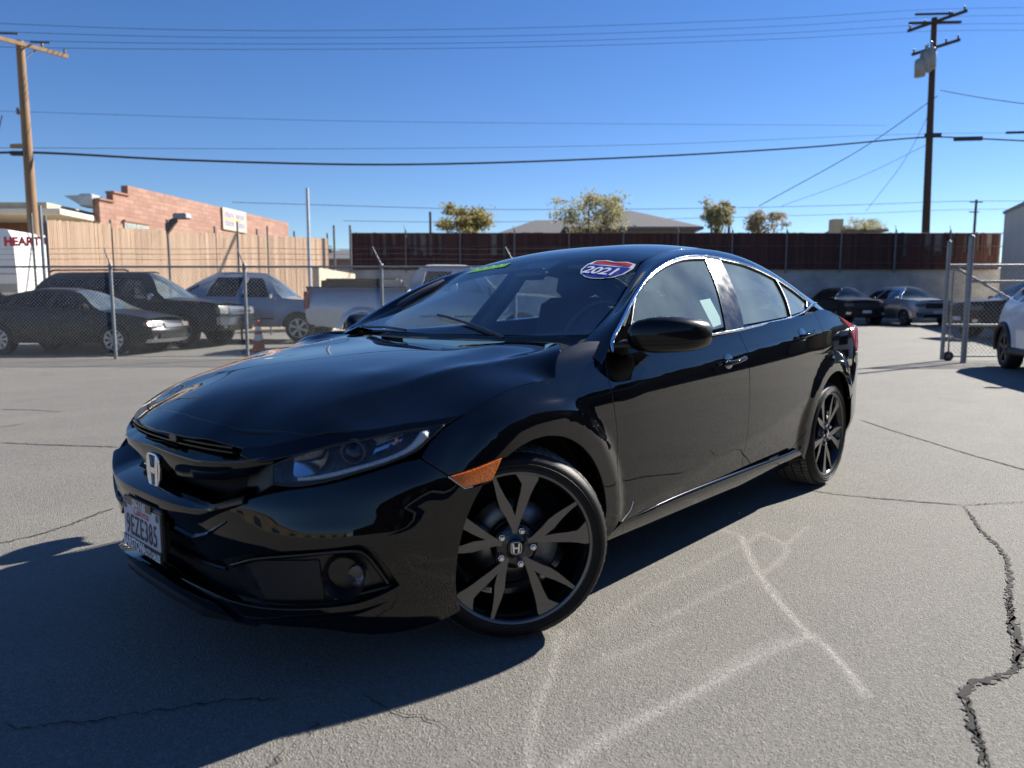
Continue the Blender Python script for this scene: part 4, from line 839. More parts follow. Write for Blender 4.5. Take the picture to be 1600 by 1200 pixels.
AA,BB=np.meshgrid(ga,gb,indexing='ij'); PX=ORG.x+RT.x*AA+FW.x*BB; PY=ORG.y+RT.y*AA+FW.y*BB; PZ=np.vectorize(gz)(BB)
gm=MB(); gm.grid(np.stack([PX,PY,PZ],-1)); gme=gm.mesh('ground')
sc_=np.zeros(PX.size); Q=np.stack([PX.ravel(),PY.ravel()],1); near=np.where((np.abs(AA.ravel())<5)&(BB.ravel()<6)&(BB.ravel()>.5))[0]
for pts,wd,amt in SCUFF:
    L=cr(np.array([gp(*p) for p in pts]),6) if len(pts)>2 else np.array([gp(*p) for p in pts]); d=np.full(len(near),9.)
    for i in range(len(L)-1):
        a=L[i];b=L[i+1]-a; t=np.clip(((Q[near]-a)@b)/(b@b),0,1); d=np.minimum(d,np.linalg.norm(Q[near]-a-t[:,None]*b,axis=1))
    sc_[near]=np.maximum(sc_[near],amt*np.exp(-(d/(wd*.6))**2))
at_=gme.attributes.new('scuff','FLOAT','POINT'); at_.data.foreach_set('value',sc_)
def asphalt():
    m=bpy.data.materials.new('asphalt'); m.use_nodes=True; nt=m.node_tree; b=nt.nodes['Principled BSDF']; b.inputs['Roughness'].default_value=.82; b.inputs['Specular IOR Level'].default_value=.35
    tc=node(nt,'ShaderNodeTexCoord'); L=nt.links.new
    def nz(s,d=5,r=.6,vec=None):
        n=node(nt,'ShaderNodeTexNoise'); n.inputs['Scale'].default_value=s; n.inputs['Detail'].default_value=d; n.inputs['Roughness'].default_value=r; L(vec or tc.outputs['Object'],n.inputs['Vector']); return n.outputs[0]
    def rng_(x,a,c,lo=0,hi=1):
        r=node(nt,'ShaderNodeMapRange'); r.inputs[1].default_value=a; r.inputs[2].default_value=c; r.inputs[3].default_value=lo; r.inputs[4].default_value=hi; L(x,r.inputs[0]); return r.outputs[0]
    def mix(f,c1,c2,mode='MIX'):
        x=node(nt,'ShaderNodeMix',data_type='RGBA',blend_type=mode)
        for i,c in ((6,c1),(7,c2)):
            if isinstance(c,tuple): x.inputs[i].default_value=(*c,1)
            else: L(c,x.inputs[i])
        if isinstance(f,float): x.inputs[0].default_value=f
        else: L(f,x.inputs[0])
        return x.outputs[2]
    big=rng_(nz(.35,6),.35,.65); mid=rng_(nz(2.2,8,.7),.3,.7); fine=rng_(nz(75,4,.7),.3,.7); grit=rng_(nz(240,3,.6),.35,.65)
    mp=node(nt,'ShaderNodeMapping'); mp.inputs['Rotation'].default_value=(0,0,RZ); mp.inputs['Scale'].default_value=(.25,1.6,1); L(tc.outputs['Object'],mp.inputs[0]); streak=rng_(nz(1.2,6,.65,mp.outputs[0]),.42,.72)
    c=mix(big,(.176,.166,.144),(.222,.208,.178)); c=mix(mid,c,mix(.5,c,(.146,.138,.122))); c=mix(rng_(fine,0,1,0,.42),c,(.115,.111,.102)); c=mix(rng_(grit,.55,1,0,.5),c,(.38,.362,.325)); c=mix(rng_(streak,0,1,0,.28),c,(.12,.118,.113))
    oil=rng_(nz(.8,7,.55),.60,.72,0,.42); c=mix(oil,c,(.09,.088,.085))
    vo=node(nt,'ShaderNodeTexVoronoi'); vo.inputs['Scale'].default_value=130; L(tc.outputs['Object'],vo.inputs['Vector']); st=rng_(vo.outputs['Distance'],.05,.45)
    sepc=node(nt,'ShaderNodeSeparateColor'); L(vo.outputs['Color'],sepc.inputs[0]); c=mix(rng_(sepc.outputs[0],.62,.95,0,.32),c,(.34,.322,.288)); c=mix(rng_(sepc.outputs[1],.62,.95,0,.36),c,(.09,.087,.082))
    at=node(nt,'ShaderNodeAttribute',attribute_name='scuff'); br=rng_(nz(60,6,.8),.38,.60,.05,1); ml=node(nt,'ShaderNodeMath',operation='MULTIPLY'); L(at.outputs['Fac'],ml.inputs[0]); L(br,ml.inputs[1]); m2=node(nt,'ShaderNodeMath',operation='MULTIPLY'); L(ml.outputs[0],m2.inputs[0]); m2.inputs[1].default_value=.62
    c=mix(m2.outputs[0],c,(.50,.475,.43)); L(c,b.inputs['Base Color'])
    h=node(nt,'ShaderNodeMath',operation='ADD'); L(rng_(fine,0,1,0,.6),h.inputs[0]); h2=node(nt,'ShaderNodeMath',operation='SUBTRACT'); L(h.outputs[0],h2.inputs[0]); L(st,h2.inputs[1]); L(rng_(grit,0,1,0,.4),h.inputs[1])
    bp=node(nt,'ShaderNodeBump'); bp.inputs['Strength'].default_value=.6; bp.inputs['Distance'].default_value=.007; L(h2.outputs[0],bp.inputs['Height']); L(bp.outputs[0],b.inputs['Normal']); return m
GR=link('ground',gme,asphalt()); tag(GR,kind='structure',label='worn grey asphalt lot with cracks and chalky scuffs')
def crack(pts,w0,w1,seed,jit=.012,wk=.9,z=.0045,m=None):
    if m is None and w1>.007: crack(pts,w0,w1,seed+50,jit,1.25,.003,mat('crack_crumble',(.11,.105,.096),.95,noise=.5,nscale=160,ncol=(.19,.18,.16),bump=.8,bscale=200))
    r=random.Random(seed); P=[Vector((*gp(*p),0)) for p in pts]; Q=[]
    for a,b in zip(P[:-1],P[1:]):
        n=max(2,int((b-a).length/.014)); t=(b-a).normalized(); s=Vector((-t.y,t.x,0))
        for i in range(n): Q.append(a.lerp(b,i/n)+s*r.uniform(-jit,jit))
    Q.append(P[-1]); V=[];F=[]
    for i,q in enumerate(Q):
        t=(Q[min(i+1,len(Q)-1)]-Q[max(i-1,0)]).normalized(); s=Vector((-t.y,t.x,0)); f=i/(len(Q)-1); e=min(1,min(f,1-f)*10+.15); w=(w0+(w1-w0)*f)*r.uniform(.45,1.45)*e*wk
        dist=(q-ORG).length
        V+=[q+s*w*.5+Vector((0,0,z)),q-s*w*.5*r.uniform(.5,1.2)+Vector((0,0,z))]
    F=[(2*i,2*i+1,2*i+3,2*i+2) for i in range(len(Q)-1)]
    o=MB().add(V,F).build('asphalt_crack',m or mat('crack_dark',(.012,.0115,.011),.95,noise=.6,nscale=120,ncol=(.03,.028,.026)),GR,fix=False); return o
crack([(1505,790),(1520,810),(1535,832),(1560,855),(1572,872),(1578,900),(1575,940),(1585,982),(1596,1012),(1590,1042),(1582,1052),(1520,1070),(1503,1085),(1515,1110),(1525,1150),(1542,1205)],.008,.022,1,.010)
crack([(1578,930),(1580,985),(1594,1020),(1588,1048)],.010,.014,11,.010); crack([(1510,1090),(1522,1130),(1548,1200)],.006,.010,12,.008)
crack([(1240,763),(1310,773),(1380,780),(1505,790)],.006,.010,2,.006); crack([(1505,790),(1560,787),(1640,783)],.008,.006,3,.006)
crack([(0,692),(60,695),(190,699)],.012,.012,4,.010); crack([(-20,855),(60,836),(110,820),(178,794)],.006,.010,5,.012); crack([(0,1133),(40,1140),(90,1132),(130,1131),(200,1119),(340,1098),(400,1095),(450,1093)],.006,.005,6,.010)
crack([(568,1086),(590,1100),(625,1115),(640,1118),(660,1120),(705,1143)],.006,.003,7,.006); crack([(494,1128),(484,1152)],.007,.004,8); crack([(446,1172),(424,1205)],.007,.006,9); crack([(1340,655),(1400,675),(1450,690),(1520,712),(1640,745)],.010,.010,10,.006); crack([(0,640),(55,641),(100,644)],.014,.01,13); crack([(40,662),(0,668)],.01,.01,14)
crack([(1335,577),(1400,574),(1470,568),(1560,566),(1620,566)],.05,.04,15,.02)
# ------------------------------------------------------------------ metals and fences
GALV=mat('galvanised_steel',(.27,.285,.30),.5,metal=.5,noise=.3,nscale=20)
GALVD=mat('weathered_steel',(.20,.205,.21),.55,metal=.6,noise=.35,nscale=12)
WIRE=mat('fence_wire',(.30,.31,.31),.5,metal=.7,noise=.3,nscale=9)
def link_mesh(a0,a1,b,z0,z1,pitch=.075,r=.0021,fn=None):
    """woven diamonds: two families of slanted wires, one 5 mm in front of the other"""
    mb=MB(); fn=fn or (lambda a,z,o: W(a,b+o,z)); n=int((a1-a0+(z1-z0))/pitch)+2; h=z1-z0
    for s in (1,-1):
        for k in range(n):
            p=a0-(h if s>0 else 0)+k*pitch if s>0 else a0+k*pitch
            q=p+s*h; lo,hi=(0,1)
            def cl(pp,qq):
                t0,t1=0,1
                d=qq-pp
                for lim,sg in ((a0,1),(a1,-1)):
                    f0=sg*(pp-lim); f1=sg*(qq-lim)
                    if f0<0 and f1<0: return None
                    if f0<0: t0=max(t0,f0/(f0-f1))
                    elif f1<0: t1=min(t1,f0/(f0-f1))
                return (t0,t1) if t1>t0 else None
            c=cl(p,q)
            if not c: continue
            pts=[fn(p+(q-p)*t,z0+h*t,.0025*s) for t in c]; mb.tube(pts,r,3,caps=False)
    return mb
def fence():
    b=14.4; a0,a1=A_(-30,b),A_(1010,b); g=gz(b); f=empty('chain_link_fence',W(A_(385,b),b,g)); inv=Matrix.Translation(-f.location)
    tag(f,'galvanised chain link fence with angled post arms across the lot behind the black sedan','fence')
    def add(mb,n,m):
        o=mb.build(n,m,f); o.data.transform(inv); return o
    zt=Z_(416,b)
    for px,bb in ((-25,b),(176,b),(384,b),(597,b),(805,b),(1005,b)):
        a=A_(px,b); add(MB().tube([W(a,b,g-.02),W(a,b,zt+.02)],.034,12).lathe([(.038,zt+.02),(.036,zt+.045),(.0,zt+.06)],W(a,b,0),n=12),'post',GALV); add(MB().tube([W(a,b,zt+.03),W(a-.08,b+.07,zt+.17),W(a-.20,b+.16,zt+.40)],[.018,.014,.008],6),'barb_arm',GALVD)
    add(MB().tube([W(a0,b,zt-.01),W(a1,b,zt-.01)],.021,8),'top_rail',GALV)
    add(MB().tube([W(a0,b,g+.05),W(a1,b,g+.05)],.006,5),'tension_wire',GALVD)
    o=add(link_mesh(a0,a1,b-.035,g+.03,zt),'chain_link',WIRE); o['kind']='stuff'
    for k in range(3):
        z=zt+.14+.11*k; add(MB().tube([W(a0+i*(a1-a0)/16,b+.05+.05*k,z-.01*math.sin(i*1.7)) for i in range(17)],.0035,4),'barbed_wire',GALVD)
fence()
def gate():
    b=14.0; g=0; f=empty('rolling_gate',W(A_(1477,b),b,g)); inv=Matrix.Translation(-f.location); tag(f,'galvanised chain link rolling gate with a small wheel behind the white crossover','gate')
    def add(mb,n,m): o=mb.build(n,m,f); o.data.transform(inv); return o
    a0=A_(1477,b); a1=A_(1720,b); zt=Z_(379,b); zr=Z_(415,b); zm=Z_(440,b); zl=Z_(508,b)
    add(MB().tube([W(a0,b,.03),W(a0,b,zt)],.038,12).lathe([(.042,zt),(.036,zt+.03),(0,zt+.045)],W(a0,b,0),n=12),'gate_stile',GALV); 
    add(MB().tube([W(a0+.12,b,.10),W(a0+.12,b,zr)],.016,8),'inner_stile',GALV)
    for z,r,n in ((zr,.030,'gate_rail'),(zm,.026,'gate_rail'),(zl,.026,'gate_rail'),(.10,.018,'gate_rail')): add(MB().tube([W(a0 if z!=zm else A_(1515,b),b,z),W(a1,b,z)],r,8),n,GALV)
    add(MB().tube([W(a0+.13,b,zr-.03),W(A_(1620,b),b,Z_(490,b))],.026,8),'gate_brace',GALV)
    M=Matrix.Rotation(RZ,3,'Z'); add(MB().lathe([(.045,-.02),(.095,-.025),(.10,0),(.095,.025),(.045,.02)],W(a0+.12,b,.10),ax='y',n=24,M=M),'gate_wheel',mat('wheel_iron',(.05,.05,.05),.6,noise=.5,nscale=20)); add(MB().lathe([(0,-.03),(.04,-.03),(.04,.03),(0,.03)],W(a0+.12,b,.10),ax='y',n=12,M=M),'wheel_hub',GALVD)
    o=add(link_mesh(a0+.04,a1,b+.03,.08,zr,pitch=.085,r=.0032),'chain_link',WIRE); o['kind']='stuff'
gate()
b=13.55; a=A_(1511,b); zt=Z_(372,b); o=MB().tube([W(a,b,-.02),W(a,b,zt)],.050,14).lathe([(.056,zt),(.050,zt+.04),(0,zt+.06)],W(a,b,0),n=14).build('gate_post',GALV); tag(o,'thick grey steel gate post standing just before the rolling gate','post')
# ------------------------------------------------------------------ traffic cone
b=16.4; c=W(A_(402,b),b,gz(b)); cn=empty('traffic_cone',c); tag(cn,'orange and white traffic cone between the parked dark cars','cone')
k_=Z_(500,b)-gz(b); OR=mat('cone_orange',(.62,.09,.02),.6,noise=.25,nscale=9); MB().box((0,0,.025),(.36,.36,.05),b=.02).build('cone_base',OR,cn)
cp=lambda z: .15-.115*z/k_
for z0,z1,m,n in ((.05,k_*.36,OR,'cone_body'),(k_*.36,k_*.55,mat('cone_white',(.75,.74,.70),.5,noise=.15,nscale=12),'white_collar'),(k_*.55,k_*.66,OR,'cone_body'),(k_*.66,k_*.80,MATS['cone_white'],'white_collar'),(k_*.80,k_,OR,'cone_body')): MB().lathe([(cp(z0),z0),(cp(z1),z1)]+([(0,z1)] if z1==k_ else []),n=20).build(n,m,cn)
# ================================================================== parked vehicles: panels trimmed on swept surfaces
TYREM=mat('parked_tyre',(.018,.018,.018),.75,noise=.4,nscale=20)
BGLASS=glass('parked_glass',(.42,.50,.50),1.52,dust_sheen=.10); BGLASSD=glass('parked_glass_dark',(.04,.045,.045),1.5,dust_sheen=.008); WSCR=glass('parked_screen',(.60,.70,.68),1.85,dust_sheen=.20,dcol=(.42,.52,.54))  # bluish film on the screens is painted sky reflection
LAMPW=mat('parked_headlamp',(.16,.165,.17),.5,spec=.3,noise=.6,nscale=14,ncol=(.05,.052,.055)); TRIMB=mat('parked_black_trim',(.015,.015,.016),.5,noise=.2)
SEATG=mat('parked_seat',(.05,.048,.045),.9,noise=.3,nscale=20)
def small_wheel(r,w,m,parent,spokes=7,hub=.68):
    o=empty('wheel',parent=parent)
    MB().lathe([(r*.66,.0),(r*.70,.012),(r*.92,.014),(r*.985,-.01),(r,-.05),(r,-w+.05),(r*.985,-w+.01),(r*.9,-w),(r*.6,-w)],ax='y',n=36).build('tyre',TYREM,o)
    MB().lathe([(r*.70,.008),(r*.66,.010),(r*.63,-.01),(r*.58,-.09),(0,-.10)],ax='y',n=32).build('rim',TRIMB if spokes>0 else m,o)
    sp=MB()
    sp.lathe([(r*.695,.010),(r*.66,.013),(r*.62,.004)],ax='y',n=32).lathe([(0,.004),(r*.12,.003),(r*.17,-.01)],ax='y',n=16)
    for k in range(abs(spokes)):
        a=2*math.pi*k/abs(spokes)+.3; c,s=math.cos(a),math.sin(a); h0,h1=r*.05,r*.115
        V=[(c*r*.10-s*h0,.0,s*r*.10+c*h0),(c*r*.10+s*h0,.0,s*r*.10-c*h0),(c*r*.66+s*h1,.004,s*r*.66-c*h1),(c*r*.66-s*h1,.004,s*r*.66+c*h1)]; sp.add(V+[(x,y-.03,z) for x,y,z in V],[(0,1,2,3),(4,7,6,5),(0,4,5,1),(1,5,6,2),(2,6,7,3),(3,7,4,0)])
    sp.build('wheel_spokes',m,o); return o
def parked(name,label,cat,sp,a,b,rz,paint,rimm,zoff=None,group=None):
    """sp: wb, fo, ro overhangs, hw half width, zr rocker, belt/roof heights, profile stations"""
    car=empty(name); tag(car,label,cat,group)
    wb,fo,ro,hw=sp['wb'],sp['fo'],sp['ro'],sp['hw']; xf=fo; xr=-wb-ro; zr=sp['zr']; r=sp['r']; ar=sp.get('ar',r*1.14)
    belt=lambda x: pchip(*zip(*sp['belt']),x)
    def hwx(x): return hw-sp.get('tf',.16)*sstep(xf-.75,xf+.12,x)**1.3-sp.get('tr',.10)*sstep(xr+.6,xr-.05,x)
    tum=sp.get('tum',.34)
    def sf(x,z,d=0):
        x=np.asarray(x,float);z=np.asarray(z,float); q=z-.62*belt(x)
        y=hwx(x)-.5*np.maximum(0,q)**2*.9-.35*np.maximum(0,.42-z)**1.0*.35+sp.get('flare',.0)*np.maximum(1-sstep(ar*1.05,ar*1.3,np.hypot(x,z-r)),1-sstep(ar*1.05,ar*1.3,np.hypot(x+wb,z-r)))
        bz=belt(x); up=np.maximum(0,z-bz); return np.stack([x,y-tum*up-.18*up*up+d,z],-1)
    def A2(cx,a0,a1,n=18): return [(cx+ar*math.cos(R(a0+(a1-a0)*i/n)),r+ar*math.sin(R(a0+(a1-a0)*i/n))) for i in range(n+1)]
    lo=math.degrees(math.asin((zr-r)/ar))
    top=lambda x0,x1,n=6:[(x,float(belt(x))) for x in np.linspace(x0,x1,n)]
    d1,d2,d3=sp['doors']; nose=sp['nose']; tail=sp['tail']   # nose/tail: polylines (x,z) from rocker up to belt
    st=.07; kw=dict(step=st,gap=.004,thick=.02,sgn=-1)
    arcF=A2(0,180-lo,lo); 
    parts=[]
    parts.append(patch('front_fender',seg([(d1,zr),(d1,float(belt(d1)))],top(d1,nose[-1][0]),nose[::-1],[nose[0],arcF[-1]],arcF[::-1],[arcF[0],(d1,zr)]),sf,paint,car,**kw))
    doorend=d3 if d3 is not None else d2
    fd=patch('front_door',seg([(d1,zr),(d2,zr)],[(d2,zr),(d2,float(belt(d2)))],top(d2,d1),[(d1,float(belt(d1))),(d1,zr)]),sf,paint,car,**kw); parts.append(fd)
    if d3 is not None:
        aR=A2(-wb,lo,180-lo); k=[p for p in aR if p[0]>d3-.02 and p[1]>zr+.02]
        x0=-wb+math.sqrt(max(ar**2-(zr-r)**2,0))
        if d3< x0: dl=[(x0+.03,zr)]+[(p[0]+.03*math.cos(math.atan2(p[1]-r,p[0]+wb)),p[1]+.03*math.sin(math.atan2(p[1]-r,p[0]+wb))) for p in aR if p[0]>d3 and p[1]>zr+.03]; dl.append((d3,float(belt(d3))))
        else: dl=[(d3,zr),(d3,float(belt(d3)))]
        parts.append(patch('rear_door',seg([(d2,zr),dl[0]],dl,top(d3,d2),[(d2,float(belt(d2))),(d2,zr)]),sf,paint,car,**kw))
        qs=dl[::-1]
        lowrun=[(dl[0],aR[0])] if d3<x0 else [((d3,zr),aR[0])]
    else: qs=[(d2,float(belt(d2))),(d2,zr)]; aR=A2(-wb,lo,180-lo); lowrun=[((d2,zr),aR[0])]
    parts.append(patch('quarter_panel',seg(qs,list(lowrun[0]),aR,[aR[-1],tail[0]],tail,top(tail[-1][0],doorend)),sf,paint,car,**kw))
    # rocker strip
    # upper side: frame with window openings
    prof=lambda x: pchip(*zip(*sp['top']),x); ro_=[(x,max(float(prof(x)),float(belt(x))+.001)) for x in np.linspace(*sp['cab'],18)]
    fr=seg(top(ro_[-1][0],ro_[0][0],10),ro_)
    wins=[np.array(q,float) for q in sp['win']]
    parts.append(patch('window_frame',fr,lambda x,z: sf(x,z,-.002),paint,car,holes=[seg(*[list(map(tuple,np.vstack([q,q[:1]])[i:i+2])) for i in range(len(q))]) for q in wins],step=st,gap=.0,thick=.02,sgn=-1))
    for i,q in enumerate(wins): parts.append(patch('side_window',q,lambda x,z: sf(x,z,-.012),sp['wglass'][i],car,step=.1,gap=-.006,thick=0,sgn=-1))
    for x in sp.get('handles',()):
        P=sf(np.array([x+.08,x,x-.08]),np.array([1,1,1])*float(belt(x))*.87,.018); parts.append(MB().tube(P.tolist(),.013,6).build('handle',sp.get('hmat',paint),car))
    if sp.get('molding'):
        for x0,x1 in ((d1-.05,d2+.05),)+(((d2-.05,d3+.1),) if d3 is not None else ()):
            P=sf(np.linspace(x0,x1,6),np.full(6,sp['molding']),.006); parts.append(MB().tube(P.tolist(),.022,6).build('door_moulding',sp.get('mmat',paint),car))
    if sp.get('cladding'):
        for cx in (0,-wb):
            P=np.array(A2(cx,178-lo,lo+2,20)); q=sf(P[:,0],P[:,1],.0); parts.append(MB().tube(q.tolist(),.045,8).build('arch_cladding',sp['cladding'],car))
        x0,x1=-ar,-wb+ar; P=sf(np.linspace(x0,x1,6),np.full(6,zr+.03),.0); parts.append(MB().tube(P.tolist(),.07,8).build('sill_cladding',sp['cladding'],car))
    # mirror
    mx=d1-.12; mz=float(belt(mx))+.06; y=float(sf(np.array([mx]),np.array([mz]))[0,1]); ml=MB().box((mx,y+.13,mz+.02),(.10,.20,sp.get('mh',.15)),b=.045).tube([(mx,y-.03,mz-.04),(mx,y+.07,mz-.02)],.03,8).build('side_mirror',sp.get('mirm',paint),car); parts.append(ml)
    # wheels
    wy=sp.get('wy',hw-.015)
    for x in (0,-wb):
        w_=small_wheel(r,.22,rimm,car,sp.get('spokes',7)); w_.location=(x,wy,r)
        w2=copy_tree(w_,car); w2.location=(x,-wy,r); w2.rotation_euler=(0,0,math.pi)
        for s in (1,-1): MB().lathe([(ar*1.01,.0),(ar*1.01,-.30),(0.02,-.30)],(x,wy-.02 if s>0 else -wy+.32,r),ax='y',n=24,a0=R(lo),a1=R(180-lo)).build('wheel_liner',DARKV,car)
    for o in parts: mirror_y(o)
    # top sheet pieces: (name, x list, material)
    def strip(n,xs,m,zoff=0,inset=0,sg=1):
        rows=[]
        for x in xs:
            z=float(prof(x)); e=float(sf(np.array([x]),np.array([z]))[0,1]) if z>float(belt(x))-.02 else float(sf(np.array([x]),np.array([z]))[0,1])
            e-=inset; rows.append([(x,e*v,z+zoff+sp.get('crown',.045)*(1-v*v)*(1 if z>float(belt(x))+.15 else .9)) for v in np.linspace(-1,1,11)])
        return MB().grid(rows).build(n,m,car)
    for n,x0,x1,m,k in sp['sheets']: strip(n,np.linspace(x0,x1,k),m)
    # nose and tail faces
    def face(n,line,m,sgn):
        rows=[]
        for x,z in line:
            e=float(sf(np.array([x]),np.array([z]))[0,1]); rows.append([(x+sgn*sp.get('bow',.09)*(1-abs(v)**2.4),e*v,z) for v in np.linspace(-1,1,15)])
        return MB().grid(rows).build(n,m,car)
    face('front_bumper',cr(np.array(nose),5),sp.get('nosem',paint),1); face('rear_bumper',cr(np.array(tail),5),sp.get('tailm',paint),-1)
    fx=lambda y,z: float(pchip([p[1] for p in nose],[p[0] for p in nose],z))+sp.get('bow',.09)*(1-abs(y/hw)**2.4)
    def fblock(n,y0,y1,z0,z1,m,d=.015,k=6):
        rows=[]
        Y=np.linspace(y0,y1,k); Zs=np.linspace(z0,z1,4); G_=[[(fx(y,z)+d,y,z) for z in Zs] for y in Y]; B_=[[(fx(y,z)-.08,y,z) for z in Zs] for y in Y]
        mb=MB().grid(G_); lp=[p for p in G_[0]]+[g[-1] for g in G_[1:]]+G_[-1][::-1][1:]+[g[0] for g in G_[::-1][1:-1]]; lb=[p for p in B_[0]]+[g[-1] for g in B_[1:]]+B_[-1][::-1][1:]+[g[0] for g in B_[::-1][1:-1]]
        q=len(lp); mb.add(lp+lb,[(i,(i+1)%q,q+(i+1)%q,q+i) for i in range(q)]); return mb.build(n,m,car)
    for it in sp['front']:
        n,y0,y1,z0,z1,m=it[:6]; d=it[6] if len(it)>6 else .015; fblock(n,y0,y1,z0,z1,m,d)
        if y0>0: fblock(n,-y1,-y0,z0,z1,m,d)
    for it in sp.get('rear',()):
        n,y0,y1,z0,z1,m=it; xt=lambda z: float(pchip([p[1] for p in tail],[p[0] for p in tail],z))
        for s in ((1,-1) if y0>0 else (1,)):
            cx=xt((z0+z1)/2); MB().box((cx+.02,s*(y0+y1)/2,(z0+z1)/2),(.12,abs(y1-y0),z1-z0),b=.015).build(n,m,car)
    # cabin filler, floor
    MB().box(((ro_[0][0]+ro_[-1][0])/2,0,zr+.10),(wb+.6,hw*1.5,.16)).build('underbody',DARKV,car)
    for x in sp.get('seats',()):
        for y in (-.36,.36): MB().box((x,y,float(belt(x))-.18),(.16,.46,.62),b=.05).box((x-.04,y,float(belt(x))+.22),(.10,.25,.18),b=.04).build('seat',SEATG,car)
    xw=sp['cab'][0]; MB().box((xw-.25,0,float(belt(xw))-.10),(.5,hw*1.6,.16),b=.04).build('dashboard',TRIMB,car)
    car.location=W(a,b,gz(b) if zoff is None else zoff); car.rotation_euler=(0,0,RZ+rz); return car

SILV=mat('silver_paint',(.42,.43,.44),.32,metal=.75,coat=.5,noise=.08); BLUEG=mat('blue_grey_paint',(.31,.33,.37),.38,metal=.3,coat=.6,noise=.1); BLKP=mat('parked_black_paint',(.006,.006,.008),.34,spec=.3,noise=.3,ncol=(.012,.012,.012)); CHAR=mat('charcoal_paint',(.010,.010,.012),.30,spec=.35,noise=.25,ncol=(.018,.018,.019))
WHTP=mat('white_paint',(.72,.74,.77),.28,coat=.7,noise=.05); ALUB=mat('parked_alloy',(.45,.46,.48),.35,metal=.85,noise=.2); CHRB=mat('parked_chrome',(.65,.66,.68),.18,metal=1,noise=.2); PLT=mat('parked_plate',(.6,.62,.66),.5,noise=.2,nscale=25); AMBP=mat('parked_amber',(.45,.10,.02),.3,coat=.6); TLR=mat('parked_tail_lamp',(.28,.012,.012),.3,coat=.7)
def win(*q): return list(q)
# dark compact sedan by the fence
KIA=dict(wb=2.66,fo=.90,ro=.95,hw=.885,zr=.24,r=.32,ar=.37,tf=.20,tr=.12,bow=.13,tum=.42,crown=.04,
 belt=[(.95,.68),(.6,.80),(0,.90),(-.35,.95),(-1.5,.985),(-2.9,1.04),(-3.65,1.02)],top=[(.95,.69),(.6,.81),(0,.91),(-.28,.955),(-1.05,1.36),(-1.45,1.43),(-1.9,1.435),(-2.4,1.35),(-3.0,1.13),(-3.2,1.08),(-3.62,1.03)],cab=(-.33,-3.0),
 nose=[(.70,.24),(.78,.36),(.80,.50),(.76,.60),(.70,.73)],tail=[(-3.45,.28),(-3.56,.5),(-3.57,.8),(-3.52,1.02)],doors=(-.48,-1.52,-2.45),
 win=[[(-.62,1.0),(-1.10,1.30),(-1.47,1.365),(-1.50,1.02)],[(-1.60,1.025),(-1.57,1.368),(-1.95,1.36),(-2.35,1.26),(-2.42,1.06)],[(-2.50,1.07),(-2.46,1.215),(-2.75,1.10)]],wglass=[BGLASSD]*3,handles=(-1.38,-2.3),seats=(-1.3,),
 sheets=[('hood',.72,-.30,CHAR,10),('windshield',-.30,-1.12,WSCR,8),('roof',-1.12,-2.35,CHAR,10),('rear_window',-2.35,-3.05,BGLASSD,6),('trunk_lid',-3.05,-3.55,CHAR,4)],
 front=[('head_lamp',.42,.80,.60,.70,LAMPW,.02),('corner_lamp',.78,.845,.62,.69,AMBP,.022),('grille',-.36,.36,.58,.675,CHRB,.03),('grille_mesh',-.33,.33,.595,.66,TRIMB,.036),('lower_intake',-.55,.55,.34,.44,TRIMB,.012),('fog_lamp',.62,.74,.36,.42,TRIMB,.012),('bumper_skirt',-.78,.78,.25,.33,ALUB,.015)],rear=[('tail_lamp',.55,.80,.80,.95,TLR)],spokes=9)
parked('parked_sedan','dark charcoal sedan with chrome grille parked behind the fence at far left','car',KIA,A_(176,15.4)+.03,15.4+.885,R(-4),CHAR,ALUB)
# tall black truck-based wagon
TAH=dict(wb=2.95,fo=1.0,ro=1.18,hw=1.0,zr=.38,r=.39,ar=.46,tf=.10,tr=.05,bow=.10,tum=.26,crown=.05,flare=.03,
 belt=[(1.0,1.02),(.5,1.10),(-.45,1.16),(-1.5,1.18),(-4.15,1.20)],top=[(1.0,1.06),(.5,1.14),(-.4,1.20),(-.5,1.23),(-1.08,1.74),(-1.24,1.83),(-1.5,1.87),(-3.85,1.86),(-4.02,1.72),(-4.14,1.21)],cab=(-.48,-4.12),
 nose=[(.90,.42),(.96,.55),(.95,.75),(.93,.95),(.90,1.04)],tail=[(-4.05,.45),(-4.14,.6),(-4.14,1.0),(-4.12,1.20)],doors=(-.62,-1.70,-2.65),
 win=[[(-.86,1.22),(-1.32,1.70),(-1.66,1.74),(-1.66,1.22)],[(-1.76,1.22),(-1.76,1.75),(-2.62,1.76),(-2.70,1.24)],[(-2.80,1.25),(-2.74,1.76),(-3.75,1.72),(-3.90,1.30)]],wglass=[BGLASS,BGLASSD,BGLASSD],handles=(-1.55,-2.5),seats=(-1.5,-2.4),hmat=BLKP,mirm=CHRB,mh=.19,molding=.62,
 sheets=[('hood',.90,-.46,BLKP,8),('windshield',-.46,-1.28,WSCR,8),('roof',-1.28,-3.82,BLKP,12),('rear_window',-3.82,-4.12,BGLASSD,5)],
 front=[('head_lamp',.60,.92,.84,1.02,LAMPW,.02),('grille',-.58,.58,.80,1.02,CHRB,.03),('grille_mesh',-.55,.55,.93,.995,TRIMB,.036),('grille_mesh',-.55,.55,.83,.885,TRIMB,.036),('chrome_bumper',-.94,.94,.56,.76,CHRB,.03),('lower_intake',-.6,.6,.44,.54,TRIMB,.02),('fog_lamp',.68,.80,.48,.54,LAMPW,.02)],rear=[('tail_lamp',.80,.96,.85,1.25,TLR)],spokes=6)
tah=parked('parked_wagon','tall black truck-based wagon with silver grille parked behind the charcoal sedan','car',TAH,A_(348,17.3)-1.0,17.4+1.0,R(-5),BLKP,ALUB)
